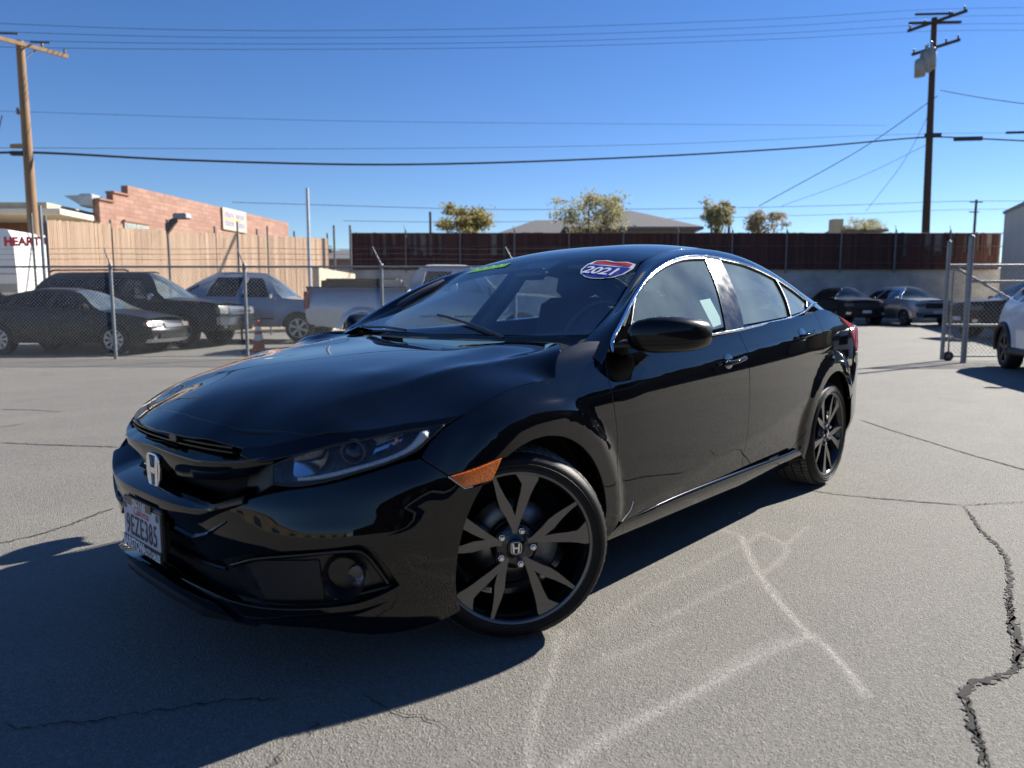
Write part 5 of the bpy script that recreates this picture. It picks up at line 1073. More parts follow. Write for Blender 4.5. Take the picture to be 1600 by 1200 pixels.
for s in (1,-1): MB().tube([(-1.5,s*.66,1.90),(-1.6,s*.66,1.935),(-3.5,s*.66,1.93),(-3.6,s*.66,1.89)],.022,6).build('roof_rack',TRIMB,tah)
# blue-grey sport truck
AVA=dict(wb=3.30,fo=1.0,ro=1.30,hw=1.0,zr=.42,r=.39,ar=.47,tf=.08,tr=.05,bow=.10,tum=.26,crown=.05,flare=.04,
 belt=[(1.0,1.05),(.5,1.12),(-.45,1.19),(-2.8,1.22),(-4.6,1.24)],top=[(1.0,1.09),(.5,1.16),(-.4,1.22),(-.5,1.25),(-1.0,1.76),(-1.14,1.87),(-1.3,1.92),(-2.55,1.95),(-2.75,1.91),(-3.6,1.30),(-3.7,1.26),(-4.58,1.26)],cab=(-.48,-3.62),
 nose=[(.90,.46),(.96,.6),(.95,.8),(.93,.98),(.90,1.07)],tail=[(-4.5,.5),(-4.58,.65),(-4.58,1.05),(-4.56,1.24)],doors=(-.62,-1.72,-2.75),
 win=[[(-.82,1.25),(-1.16,1.72),(-1.28,1.81),(-1.66,1.83),(-1.66,1.25)],[(-1.80,1.26),(-1.80,1.84),(-2.60,1.84),(-2.72,1.28)],[(-2.98,1.58),(-3.05,1.62),(-3.35,1.42),(-3.2,1.40)]],wglass=[BGLASSD]*3,handles=(-1.6,-2.6),seats=(-1.5,),mirm=CHRB,mh=.20,molding=.66,mmat=TRIMB,
 sheets=[('hood',.90,-.46,BLUEG,8),('windshield',-.46,-1.26,WSCR,8),('roof',-1.26,-2.78,BLUEG,10),('rear_window',-2.78,-3.62,BGLASSD,5),('bed_cover',-3.62,-4.5,TRIMB,5)],
 front=[('head_lamp',.60,.92,.86,1.02,LAMPW,.02),('grille',-.58,.58,.80,1.04,CHRB,.03),('chrome_bumper',-.94,.94,.55,.76,CHRB,.03)],rear=[('tail_lamp',.84,.98,.75,1.2,TLR)],spokes=6)
parked('parked_sport_truck','blue-grey four-door truck with sloped sail pillars behind the traffic cone','truck',AVA,A_(468,19.8),19.8+1.0,R(-3),BLUEG,ALUB)
# silver pickup, tail to the left
PK=dict(wb=3.70,fo=1.0,ro=1.35,hw=1.0,zr=.50,r=.41,ar=.49,tf=.08,tr=.03,bow=.08,tum=.24,crown=.05,flare=.04,
 belt=[(1.0,1.16),(.5,1.24),(-.45,1.30),(-2.62,1.33),(-2.66,1.46),(-5.05,1.48)],top=[(1.0,1.20),(.5,1.28),(-.4,1.34),(-.5,1.37),(-1.10,1.92),(-1.4,1.99),(-2.2,2.0),(-2.45,1.95),(-2.64,1.47)],cab=(-.48,-2.63),
 nose=[(.90,.54),(.96,.7),(.95,.9),(.93,1.08),(.90,1.18)],tail=[(-4.95,.62),(-5.02,.75),(-5.02,1.2),(-5.0,1.48)],doors=(-.60,-1.60,-2.45),
 win=[[(-.88,1.36),(-1.20,1.83),(-1.52,1.88),(-1.52,1.37)],[(-1.66,1.38),(-1.66,1.88),(-2.28,1.88),(-2.36,1.39)]],wglass=[BGLASSD]*2,handles=(-1.45,-2.3),seats=(-1.4,),mirm=TRIMB,mh=.24,molding=.80,mmat=TRIMB,
 sheets=[('hood',.90,-.46,SILV,8),('windshield',-.46,-1.16,WSCR,8),('roof',-1.16,-2.46,mat('faded_white_roof',(.62,.63,.62),.5,noise=.2),8),('rear_window',-2.46,-2.63,BGLASSD,4)],
 front=[('head_lamp',.62,.94,.92,1.12,LAMPW,.02),('grille',-.60,.60,.86,1.14,CHRB,.03),('chrome_bumper',-.94,.94,.60,.82,CHRB,.03)],rear=[('tail_lamp',.86,1.0,.98,1.38,TLR)],spokes=6)
b_=16.5; pk=parked('parked_pickup','silver crew cab pickup with lumber in its bed behind the sedan hood','truck',PK,A_(566,b_)+3.70,b_+1.0,R(0),SILV,ALUB)
MB().box((-3.83,0,.98),(2.35,1.80,.04)).box((-2.70,0,1.2),(.05,1.8,.5)).box((-4.98,0,1.2),(.06,1.8,.52)).build('bed_floor',TRIMB,pk)
for s in (1,-1): MB().box((-3.83,s*.955,1.475),(2.36,.07,.03),b=.01).build('bed_rail',TRIMB,pk)
def top_load(name,label,cat,c,d,m,rz=0):
    p=pk.matrix_basis@Vector(c) if 0 else Matrix.Translation(pk.location)@Matrix.Rotation(pk.rotation_euler.z,4,'Z')@Vector(c)
    o=MB().box((0,0,0),d,b=.012).build(name,m); o.location=p; o.rotation_euler=(0,0,pk.rotation_euler.z+rz); tag(o,label,cat); return o
BRN=mat('old_lumber',(.16,.085,.045),.85,noise=.5,nscale=9,stretch=(1,8,8))
for i,(y,z,h) in enumerate(((-.55,1.20,.40),(-.2,1.33,.66),(.25,1.36,.72))): top_load('lumber_stack',['brown boards along the near side of the pickup bed','brown boards piled in the middle of the pickup bed','topmost brown boards on the far side of the pickup bed'][i],'lumber',(-3.95,y,z-.0),(1.75,.24,h),BRN,R(1-i))
top_load('foam_block','pale block lying on the pickup bed behind the cab','block',(-3.05,-.45,1.56),(.42,.30,.20),mat('pale_foam',(.62,.52,.38),.8,noise=.2))
# white crossover cut by the right edge
CRS=dict(wb=2.65,fo=.86,ro=.88,hw=.92,zr=.30,r=.36,ar=.42,tf=.18,tr=.16,bow=.12,tum=.36,crown=.045,flare=.02,
 belt=[(.9,.86),(.5,.96),(0,1.03),(-.4,1.06),(-2.4,1.12),(-3.5,1.14)],top=[(.9,.90),(.5,1.0),(0,1.07),(-.35,1.10),(-1.15,1.52),(-1.5,1.59),(-2.3,1.60),(-3.1,1.50),(-3.35,1.36),(-3.50,1.15)],cab=(-.36,-3.49),
 nose=[(.70,.32),(.79,.5),(.80,.7),(.76,.82),(.70,.92)],tail=[(-3.36,.36),(-3.50,.6),(-3.50,.95),(-3.46,1.14)],doors=(-.50,-1.55,-2.45),
 win=[[(-.72,1.12),(-1.20,1.45),(-1.52,1.50),(-1.52,1.13)],[(-1.62,1.13),(-1.62,1.50),(-2.35,1.49),(-2.42,1.16)],[(-2.54,1.17),(-2.48,1.47),(-2.95,1.40),(-3.10,1.25)]],wglass=[BGLASSD]*3,handles=(-1.42,-2.3),seats=(-1.4,),mirm=WHTP,cladding=TRIMB,
 sheets=[('hood',.72,-.32,WHTP,8),('windshield',-.32,-1.2,WSCR,8),('roof',-1.2,-3.05,WHTP,10),('rear_window',-3.05,-3.48,BGLASSD,5)],
 front=[('head_lamp',.50,.84,.74,.86,LAMPW,.02),('grille',-.45,.45,.62,.82,TRIMB,.02),('lower_intake',-.6,.6,.36,.50,TRIMB,.015)],rear=[('tail_lamp',.50,.72,.92,1.04,TLR)],spokes=5)
hd=R(251); bw_,aw=12.35,A_(1572,12.35); ax_=aw+math.cos(hd)*2.65+math.cos(hd+math.pi/2)*.92; bx_=bw_+math.sin(hd)*2.65+math.sin(hd+math.pi/2)*.92
parked('white_crossover','white crossover with black arch cladding cut off by the right edge','car',CRS,ax_,bx_,hd,WHTP,mat('dark_alloy',(.10,.10,.105),.4,metal=.8,noise=.2),zoff=0)
# suvs by the far wall
def suv(base,paint,**k):
    d=dict(base); d.update(k); d['sheets']=[(n,x0,x1,(paint if m is WHTP else m),q) for n,x0,x1,m,q in base['sheets']]; d['mirm']=paint; return d
EXP=suv(CRS,BLKP,wb=2.86,hw=1.0,zr=.32,ro=1.0,belt=[(.9,1.05),(.5,1.11),(-.4,1.16),(-2.4,1.18),(-3.85,1.20)],top=[(.9,1.09),(.5,1.15),(0,1.18),(-.4,1.21),(-1.02,1.68),(-1.3,1.76),(-2.5,1.77),(-3.5,1.70),(-3.7,1.55),(-3.84,1.21)],cab=(-.42,-3.83),nose=[(.76,.36),(.83,.55),(.84,.8),(.83,1.0),(.78,1.09)],tail=[(-3.72,.40),(-3.84,.6),(-3.84,1.0),(-3.82,1.20)],
 win=[[(-.76,1.20),(-1.20,1.60),(-1.52,1.66),(-1.52,1.21)],[(-1.62,1.21),(-1.62,1.66),(-2.45,1.66),(-2.52,1.23)],[(-2.64,1.24),(-2.58,1.66),(-3.35,1.60),(-3.55,1.30)]],cladding=None,
 front=[('head_lamp',.58,.94,.86,1.0,LAMPW,.02),('grille',-.55,.55,.78,1.02,TRIMB,.025),('number_plate',-.19,.19,.56,.68,PLT,.05),('lower_intake',-.6,.6,.38,.52,TRIMB,.015),('fog_lamp',.68,.88,.46,.60,CHRB,.02)],sheets=[('hood',.75,-.4,WHTP,8),('windshield',-.4,-1.2,WSCR,8),('roof',-1.2,-3.5,WHTP,10),('rear_window',-3.5,-3.83,BGLASSD,5)])
EXP['sheets']=[(n,x0,x1,(BLKP if m is WHTP else m),q) for n,x0,x1,m,q in EXP['sheets']]
parked('parked_suv','black sport utility wagon facing out from the grey block wall','car',EXP,A_(1340,33),33.0,R(268),BLKP,ALUB)
TIG=suv(EXP,SILV); TIG['sheets']=[(n,x0,x1,(SILV if m is BLKP else m),q) for n,x0,x1,m,q in EXP['sheets']]; parked('parked_suv','silver sport utility wagon beside the black one at the grey block wall','car',TIG,A_(1446,32),32.0,R(272),SILV,ALUB)
JP=suv(EXP,CHAR); JP['sheets']=[(n,x0,x1,(CHAR if m is BLKP else m),q) for n,x0,x1,m,q in EXP['sheets']]
parked('parked_suv','dark sport utility wagon seen through the rolling gate mesh','car',JP,A_(1490,21)+1.75,22.0,R(178),CHAR,ALUB)
# ================================================================== buildings, walls, fences behind the lot
def brickmat(name,c1,c2,cm,w,h,mortar=.012,bump=.4,rot=None,noise=.25):
    m=bpy.data.materials.new(name); m.use_nodes=True; nt=m.node_tree; b=nt.nodes['Principled BSDF']; b.inputs['Roughness'].default_value=.9; L=nt.links.new
    tc=node(nt,'ShaderNodeTexCoord'); sx=node(nt,'ShaderNodeSeparateXYZ'); L(tc.outputs['Object'],sx.inputs[0]); ad=node(nt,'ShaderNodeMath',operation='ADD'); L(sx.outputs[0],ad.inputs[0]); L(sx.outputs[1],ad.inputs[1]); cx=node(nt,'ShaderNodeCombineXYZ'); L(ad.outputs[0],cx.inputs[0]); L(sx.outputs[2],cx.inputs[1])
    t=node(nt,'ShaderNodeTexBrick'); t.inputs['Scale'].default_value=1; t.inputs['Brick Width'].default_value=w; t.inputs['Row Height'].default_value=h; t.inputs['Mortar Size'].default_value=mortar; t.inputs['Color1'].default_value=(*c1,1); t.inputs['Color2'].default_value=(*c2,1); t.inputs['Mortar'].default_value=(*cm,1); L(cx.outputs[0],t.inputs['Vector'])
    n=node(nt,'ShaderNodeTexNoise'); n.inputs['Scale'].default_value=.9; n.inputs['Detail'].default_value=8; n.inputs['Roughness'].default_value=.7; L(tc.outputs['Object'],n.inputs['Vector']); mr=node(nt,'ShaderNodeMapRange'); mr.inputs[1].default_value=.3; mr.inputs[2].default_value=.7; mr.inputs[3].default_value=1-noise; mr.inputs[4].default_value=1+noise*.4; L(n.outputs[0],mr.inputs[0])
    mx=node(nt,'ShaderNodeMix',data_type='RGBA',blend_type='MULTIPLY'); mx.inputs[0].default_value=1; L(t.outputs[0],mx.inputs[6]); L(mr.outputs[0],mx.inputs[7]); L(mx.outputs[2],b.inputs['Base Color'])
    bp=node(nt,'ShaderNodeBump'); bp.inputs['Strength'].default_value=bump; bp.inputs['Distance'].default_value=.02; bp.invert=True; L(t.outputs['Fac'],bp.inputs['Height']); L(bp.outputs[0],b.inputs['Normal']); return m
BRICK=brickmat('pink_block_masonry',(.42,.245,.185),(.33,.18,.132),(.27,.17,.135),.62,.21,.012,.8)
BLOCK=brickmat('grey_block_wall',(.42,.425,.42),(.38,.385,.385),(.34,.34,.34),.40,.20,.010,.3,noise=.35)
TANW=mat('tan_stucco',(.50,.40,.27),.9,noise=.15,nscale=2,bump=.2,bscale=40); BEIGE=mat('beige_stucco',(.78,.69,.57),.9,noise=.14,nscale=.8,bump=.2,bscale=30)
def local(o,inv):
    o.data.transform(inv); return o
class Frame:
    """upright frame: x along a wall run, y to its left, z up"""
    def __init__(s,p0,p1): s.o=Vector(p0); d=Vector(p1)-s.o; d.z=0; s.len=d.length; s.a=math.atan2(d.y,d.x)
    def put(s,o): o.location=s.o; o.rotation_euler=(0,0,s.a); return o
# ---- pink masonry hall with stepped parapet; its long wall runs away from the camera
B0,B1=32.0,50.0; f=Frame(W(A_(165,B0),B0),W(A_(470,B1),B1)); Lw=f.len
hall=f.put(empty('masonry_hall')); tag(hall,'pink masonry hall with stepped parapet behind the tan fence','building')
zc=Z_(312,B0)
def zat(px,py):  # height on the long wall at a photo spot
    k=(px-165)/(470-165.0); lo,hi=0,1
    for _ in range(40):
        t=(lo+hi)/2; p=f.o.lerp(Vector(W(A_(470,B1),B1)),t); q=p-ORG; aa=q.dot(RT); bb=q.dot(FW); x=800+aa/bb/.994*1102.59
        if x<px: lo=t
        else: hi=t
    return t*Lw,Z_(py,bb)
x1,_=zat(187,312); x2,_=zat(210,302); z2=Z_(302,B0+1.0); z3=Z_(292,B0+2.2); x4,_=zat(455,345); x5=Lw
prof_=[(0,0),(Lw,0),(Lw,zc-.25),(x4,zc-.25),(x4,z3),(x2,z3),(x2,z2),(x1,z2),(x1,zc),(0,zc)]
hw_=MB().prism(prof_,-.0,.35,'y').build('long_wall',BRICK,hall)
# coping course
for (xa,xb,z) in ((0,x1,zc),(x1,x2,z2),(x4,Lw,zc-.25)): MB().box(((xa+xb)/2,.15,z+.04),(xb-xa+.06,.46,.08)).build('coping',mat('coping_brick',(.34,.17,.115),.9,noise=.2),hall)
def window_on(px0,px1,py0,py1):
    xa,zb=zat(px0,py1); xb,zt=zat(px1,py0); w_=MB().box(((xa+xb)/2,-.02,(zb+zt)/2),(xb-xa,.10,zt-zb)).build('window',mat('window_frame_cream',(.55,.54,.47),.6,noise=.15),hall)
    MB().box(((xa+xb)/2,-.075,(zb+zt)/2),(xb-xa-.16,.02,zt-zb-.16)).build('pane',mat('window_blind',(.38,.42,.40),.15,coat=.6,noise=.3,nscale=3),w_); MB().box(((xa+xb)/2,-.08,(zb+zt)/2),(.06,.05,zt-zb-.1)).build('mullion',MATS['window_frame_cream'],w_); MB().box(((xa+xb)/2,-.06,zt+.04),(xb-xa+.1,.14,.08)).build('lintel',MATS['coping_brick'],w_)
window_on(201,237,352,370); window_on(330,353,369,380)
# shaded street wing on the left with a deep eave
MB().box((-9.0,.30,2.6),(18,.4,5.2)).build('street_wall',brickmat('dark_red_block',(.22,.105,.08),(.18,.085,.065),(.15,.09,.075),.8,.30,.03,.6),hall) if 0 else None
hwg=W(A_(165,B0),B0); wing=empty('street_wing',hwg,RZ,None); wing.parent=None; tag(wing,'low dark red wing with a pale overhanging roof left of the masonry hall','building')
DRB=brickmat('dark_red_block',(.22,.105,.08),(.18,.085,.065),(.15,.09,.075),.8,.30,.03,.6); zr_=Z_(338,B0-2.0)
MB().box((-11,.6,zr_/2),(22,.3,zr_)).build('wall',DRB,wing); MB().box((-.16,5.0,zr_/2),(.3,8.6,zr_)).build('wall',DRB,wing)
MB().box((-11.3,-.9,zr_+.14),(22.2,3.2,.24),b=.02).build('eave',mat('eave_cream',(.62,.58,.48),.7,noise=.2,nscale=2),wing); MB().box((-11.3,.3,zr_+.45),(20,3.8,.36)).build('roof',mat('roof_tan',(.50,.42,.30),.8,noise=.3,nscale=1),wing)
MB().box((-4.6,.42,zr_-.75),(1.6,.1,.7)).build('window',mat('dim_window',(.30,.32,.30),.3,coat=.5,noise=.3),wing)
c_=MB().box((-.55,.3,zr_+.95),(.6,.8,.55),b=.05).build('roof_cooler',mat('cooler_grey',(.46,.49,.52),.5,metal=.4,noise=.3),None); c_.location=hwg; c_.rotation_euler=(0,0,RZ); tag(c_,'grey box cooler with flared hood on the red wing roof','cooler')
MB().prism([(-1.55,zr_+1.15),(-.8,zr_+.72),(-.8,zr_+1.18)],0,.6,'y').build('duct_hood',MATS['cooler_grey'],c_)
# sign board on the long wall: two rows of lettering too far to read
xa,zb=zat(352,358); xb,zt=zat(388,332); sg_=f.put(MB().box(((xa+xb)/2,-.06,(zb+zt)/2),(xb-xa,.08,zt-zb),b=.01).build('wall_sign',mat('sign_cream',(.50,.44,.38),.7,noise=.12,nscale=4))); tag(sg_,'cream sign board with two blue rows on the pink hall wall','sign')
for r_ in range(2):
    for k in range(2): 
        w2=(xb-xa)*.36; MB().box((xa+(xb-xa)*(.27+.46*k),-.105,zb+(zt-zb)*(.30+.40*r_)),(w2,.01,(zt-zb)*.22)).build('sign_lettering',mat('sign_blue_ink',(.10,.10,.22),.7,noise=.7,nscale=14,ncol=(.45,.42,.42)),sg_)
MB().box(((xa+xb)/2-.2,-.105,(zb+zt)/2),((xb-xa)*.7,.01,(zt-zb)*.06)).build('sign_rule',mat('sign_gold',(.55,.36,.08),.7),sg_)
# ---- tan reed fence on a raised yard
F0,F1=22.0,33.0; p0=W(A_(82,F0),F0); p1=W(A_(516,F1),F1); ff=Frame(p0,p1); yard_z=1.05
pad=[W(-60,21.3),W(A_(70,F0),21.3),W(A_(545,F1+.6),F1+.6),W(A_(520,70),70),W(-60,70)]
o=MB().add([p+Vector((0,0,yard_z)) for p in pad]+[p for p in pad],[(0,1,2,3,4)]+[(i,i+5,(i+1)%5+5,(i+1)%5) for i in range(5)]).build('raised_yard',TANW); tag(o,kind='structure')
REED=mat('tan_reed',(.70,.50,.345),.85,noise=.10,nscale=1.2,stretch=(2,2,.8),ncol=(.64,.44,.295)); rf=ff.put(empty('reed_fence')); tag(rf,'tan reed screen fence along the raised yard before the pink hall','fence')
zl,zrr=Z_(350,F0),Z_(373,F1); nP=6
for k in range(nP):
    xa,xb=ff.len*k/nP,ff.len*(k+1)/nP; pr=[]; n=int((xb-xa)/.055); r2=random.Random(k)
    rows=[]
    for i in range(n*2+1):
        x=xa+(xb-xa)*i/(n*2)-(.02 if i==n*2 else 0); d=.012*(i%2)+r2.uniform(-.003,.003); zt=zl+(zrr-zl)*(x/ff.len)+r2.uniform(-.03,.03)+(.12 if k in(0,) else 0)
        rows.append([(x,-d,yard_z),(x,-d,(yard_z+zt)/2),(x,-d,zt)])
    MB().grid(rows,smooth=False).build('reed_panel',REED,rf,fix=False)
for k in range(nP+1): x=ff.len*k/nP; MB().tube([(x,.06,yard_z),(x,.06,zl+.25+(zrr-zl)*k/nP)],.04,8).build('post',GALVD,rf)
for z in (1.9,2.9): MB().tube([(0,.05,z),(ff.len,.05,z+.4)],.03,6).build('rail',GALVD,rf)
# low tan wall going on to the right of it
q0=W(A_(500,26.5),26.5); q1=W(A_(556,30),30); fr_=Frame(q0,q1); o=fr_.put(MB().prism([(0,0),(fr_.len,0),(fr_.len,Z_(428,30)),(0,Z_(418,26.5))],0,.25,'y').build('yard_wall',mat('pale_wall',(.56,.48,.36),.9,noise=.15,nscale=2))); tag(o,'low pale wall at the right end of the reed fence','wall')
# ---- thin posts and the lamp by the reed fence
def post(px,py0,py1,b,r,label,m=GALVD,z0=None):
    o=MB().tube([(0,0,0),(0,0,1)],1,10).build('tall_post',m); a=A_(px,b); base=gz(b) if z0 is None else z0; top=Z_(py0,b); o.data.transform(Matrix.Diagonal((r,r,top-base,1))); o.location=W(a,b,base); tag(o,label,'post'); return o
post(59,333,445,20.6,.035,'leaning steel post crossing the white van, left of a pair',z0=gz(20.6)); post(73,321,445,20.6,.045,'taller steel post crossing the white van, right of a pair',GALV,z0=gz(20.6))
post(268,343,437,21.0,.035,'steel post carrying the grey flood lamp before the reed fence',GALVD,gz(21)); post(376,346,437,21.0,.028,'thin steel post before the reed fence right of the lamp post',GALVD,gz(21)); post(422,353,437,24,.03,'thin dark post before the right part of the reed fence',GALVD,gz(24))
post(485.5,294,450,25,.055,'tall pale pole at the right end of the reed fence',mat('pale_pole',(.55,.57,.60),.5,metal=.3,noise=.2),gz(25)); post(550,352,440,38,.06,'dark corner post of the far brown fence'); post(525,352,440,33,.05,'hooked thin post before the far roofs'); post(674,331,372,52,.09,'dark thin pole above the brown fence',mat('dark_pole',(.05,.045,.04),.8,noise=.3))
lm=empty('flood_lamp',W(A_(268,21),21,Z_(352,21)),RZ); tag(lm,'grey box flood lamp on a bent arm before the pink hall','lamp')
MB().tube([(0,0,-.1),(.12,-.05,.12),(.38,-.1,.22)],.05,8).build('lamp_arm',GALVD,lm); MB().box((.50,-.12,.24),(.42,.30,.16),b=.03,rz=R(-8)).build('lamp_housing',mat('lamp_grey',(.42,.42,.42),.6,noise=.3,nscale=6),lm); MB().prism([(.02,-.30),(.34,.10),(.30,.26),(.02,.0)],-.14,-.04,'y').build('lamp_bracket',mat('lamp_brown',(.20,.14,.11),.7,noise=.3),lm)
# ---- white van on the raised yard
VAN=empty('white_van',W(A_(-70,25.5),25.5,yard_z),RZ); tag(VAN,'white high-roof van with red lettering at the left edge','van')
vh=Z_(362,25.5)-yard_z; VW=mat('van_white',(.74,.74,.73),.4,coat=.4,noise=.06,nscale=1)
pts=[(-2.9,.45),(3.05,.45),(3.05,.9),(3.0,vh-.35),(2.85,vh-.05),(2.6,vh),(-1.5,vh),(-2.0,vh-.12),(-2.75,vh-1.25),(-3.3,vh-1.45),(-3.35,.6)]
sh_=MB(); n=len(pts)
ins=lambda p,k:(p[0],p[1]); rows=[]
for y,s in ((-.98,0),(-1.0,.0),(1.0,0)):
    pass
sh_.prism([(x*.985,z) for x,z in pts],-1.0,1.0,'y'); sh_.build('body',VW,VAN)
MB().box((.2,-1.012,.66),(5.6,.02,.30)).build('sill_panel',mat('van_grey_sill',(.36,.36,.34),.6,noise=.2),VAN); MB().box((.3,-1.006,1.15),(5.4,.02,.04)).build('rub_strip',MATS['van_grey_sill'],VAN)
xw_=(A_(15,25.5)-A_(-70,25.5)); MB().prism([(xw_-.85,vh-1.15),(xw_,vh-.88),(xw_+.02,vh-.35),(xw_-1.0,vh-.42)][::1],-1.02,-.99,'y').build('cab_window',mat('van_glass',(.03,.05,.07),.08,coat=1,noise=.2),VAN)
RDI=mat('van_red',(.72,.04,.06),.5,noise=.2,nscale=8)
TM=Matrix.Rotation(R(90),4,'X')
xt=A_(45,25.5)-A_(-70,25.5); text('van_lettering','HEART',.40,RDI,VAN,Matrix.Translation((xt+.62,-1.012,Z_(382,25.5)-yard_z))@TM,sx=1.0,bold=.022,ext=.002); text('van_lettering','U-',.38,RDI,VAN,Matrix.Translation((xt+1.55,-1.012,Z_(382,25.5)-yard_z))@TM,sx=1.0,bold=.01,ext=.002)
for x in (-2.3,2.0):
    w_=small_wheel(.36,.24,GALVD,VAN,6); w_.location=(x,-1.01,.36); w_.rotation_euler=(0,0,math.pi)
    MB().lathe([(0,0),(.44,0)],(x,-1.003,.42),ax='y',n=24).build('wheel_well',DARKV,VAN)
# ---- brown slat fence on the grey block wall
b=40.0; a0,a1=A_(552,b),A_(1558,b); zw,zf=Z_(421,b),Z_(363,b); bw=empty('block_wall',W(0,b+.3,0),RZ); tag(bw,'long grey block wall in shade behind the far parked wagons','wall')
MB().box(((a0-3+a1)/2,0,zw/2),(a1-a0+6,.3,zw)).build('wall',BLOCK,bw); MB().box(((a0-3+a1)/2,0,zw+.04),(a1-a0+6,.36,.08)).build('wall_cap',BLOCK,bw)
sf_=empty('slat_fence',W(0,b,0),RZ); tag(sf_,'dark brown wooden slat fence standing on the grey block wall','fence')
SLM=[mat('slat_brown_a',(.085,.030,.024),.85,noise=.4,nscale=5,stretch=(4,4,.5)),mat('slat_brown_b',(.065,.024,.020),.85,noise=.4,nscale=5,stretch=(4,4,.5)),mat('slat_brown_c',(.10,.040,.032),.85,noise=.4,nscale=5,stretch=(4,4,.5))]
pw_=.172; ns=int((a1-a0)/pw_); r3=random.Random(5); meshes=[]
for m_ in SLM: me=MB().box((0,0,0),(pw_*.93,.03,1),b=.004).mesh('slat'); me.materials.append(m_); meshes.append(me)
for i in range(min(ns,290)):
    x=a0+(i+.5)*pw_; px=800+x/b*1102.59
    gap=(580<px<690 and r3.random()<.42) or (760<px<790 and r3.random()<.5) or (1400<px<1550 and r3.random()<.28)
    h=(zf-zw)*r3.uniform(.965,1.0); zb=zw
    if gap: h2=h*r3.uniform(.35,.6); zc_=zb+h2/2; h=h2
    else: zc_=zb+h/2
    o=bpy.data.objects.new('slat',meshes[r3.randrange(3)]); COL.objects.link(o); o.parent=sf_; o.location=(x,r3.uniform(-.012,.012),zc_); o.scale=(1,1,h); o.rotation_euler=(0,r3.uniform(-.008,.008),0)
for z in (zw+.35,zw+(zf-zw)*.62,zf-.06): MB().tube([(a0,-.06,z),(a1,-.06,z)],.030,6).build('rail',mat('fence_rail',(.14,.11,.105),.6,metal=.4,noise=.3),sf_)
k=0; x=a0
while x<a1: MB().tube([(x,-.09,zw-.2),(x,-.09,zf+.12)],.05,8).build('post',mat('fence_post',(.20,.19,.19),.6,metal=.5,noise=.3),sf_); MB().tube([(x,-.09,zf+.1),(x-.12,-.15,zf+.38)],[.02,.012],5).build('barb_arm',MATS['fence_post'],sf_); x+=3.03
MB().box(((a0+a1)/2,.10,(zw+zf)/2),(a1-a0,.02,(zf-zw)*.93)).build('backing_screen',mat('fence_screen',(.20,.175,.165),.9,noise=.3,nscale=3),sf_)
# ---- beige flat building at the right edge
g0=W(A_(1559,38),38); g1=W(A_(1640,30),30); fg=Frame(g0,g1); zb_=Z_(334,38); bb_=fg.put(empty('beige_building')); tag(bb_,'plain beige flat-roofed building at the right edge','building')
MB().box((fg.len,4.0,zb_/2),(fg.len*2,8,zb_)).build('wall',BEIGE,bb_); MB().box((fg.len,4.0,zb_+.06),(fg.len*2+.14,8.14,.14)).build('parapet_cap',mat('parapet_grey',(.38,.36,.33),.8,noise=.2),bb_)
# ---- house roofs above the fence
ROOF=mat('grey_shingle',(.17,.165,.165),.9,noise=.25,nscale=6,stretch=(1,1,6),bump=.4,bscale=25); STW=mat('house_wall_brown',(.22,.17,.15),.9,noise=.2,nscale=2)
def hip(name,label,b,pxl,pxr,pye,pyr,k,depth):
    h=empty(name,W(A_((pxl+pxr)/2,b),b,0),RZ); tag(h,label,'house'); wdt=A_(pxr,b)-A_(pxl,b); ze=Z_(pye,b); zr=Z_(pyr,b+depth/2); hx=wdt/2
    MB().box((0,depth/2,ze/2-.02),(wdt-1.0,depth-1.0,ze-.02)).build('wall',STW,h)
    V=[(-hx,0,ze),(hx,0,ze),(hx,depth,ze),(-hx,depth,ze),(-hx+k[0]*wdt,depth/2,zr),(hx-k[1]*wdt,depth/2,zr)]; V+=[(x,y,z-.18) for x,y,z in V[:4]]
    MB().add(V,[(0,1,5,4),(1,2,5),(2,3,4,5),(3,0,4),(0,6,7,1),(1,7,8,2),(2,8,9,3),(3,9,6,0),(6,9,8,7)]).build('roof',ROOF,h); return h
hip('far_house','grey hip-roofed house whose tall peak shows above the brown fence',52,880,1096,354,329,(.45,.45),9); hip('far_house','lower grey roof behind the sparse tree above the brown fence',58,772,905,366,344,(.5,.1),8)
hip('far_house','flat beige rooftop at the right above the brown fence',60,1318,1382,358,353,(.2,.2),6)
o=MB().box((0,0,0),(1,1,1)).build('chimney',TANW); o.data.transform(Matrix.Diagonal((A_(1308,60)-A_(1292,60),.8,2.0,1))); o.location=W(A_(1300,60),60,Z_(343,60)-1.0); o.rotation_euler=(0,0,RZ); tag(o,'square beige chimney block rising above the brown fence','chimney')
hip('far_house','grey roof far off left of the brown fence',60,494,556,404,390,(.4,.3),7)
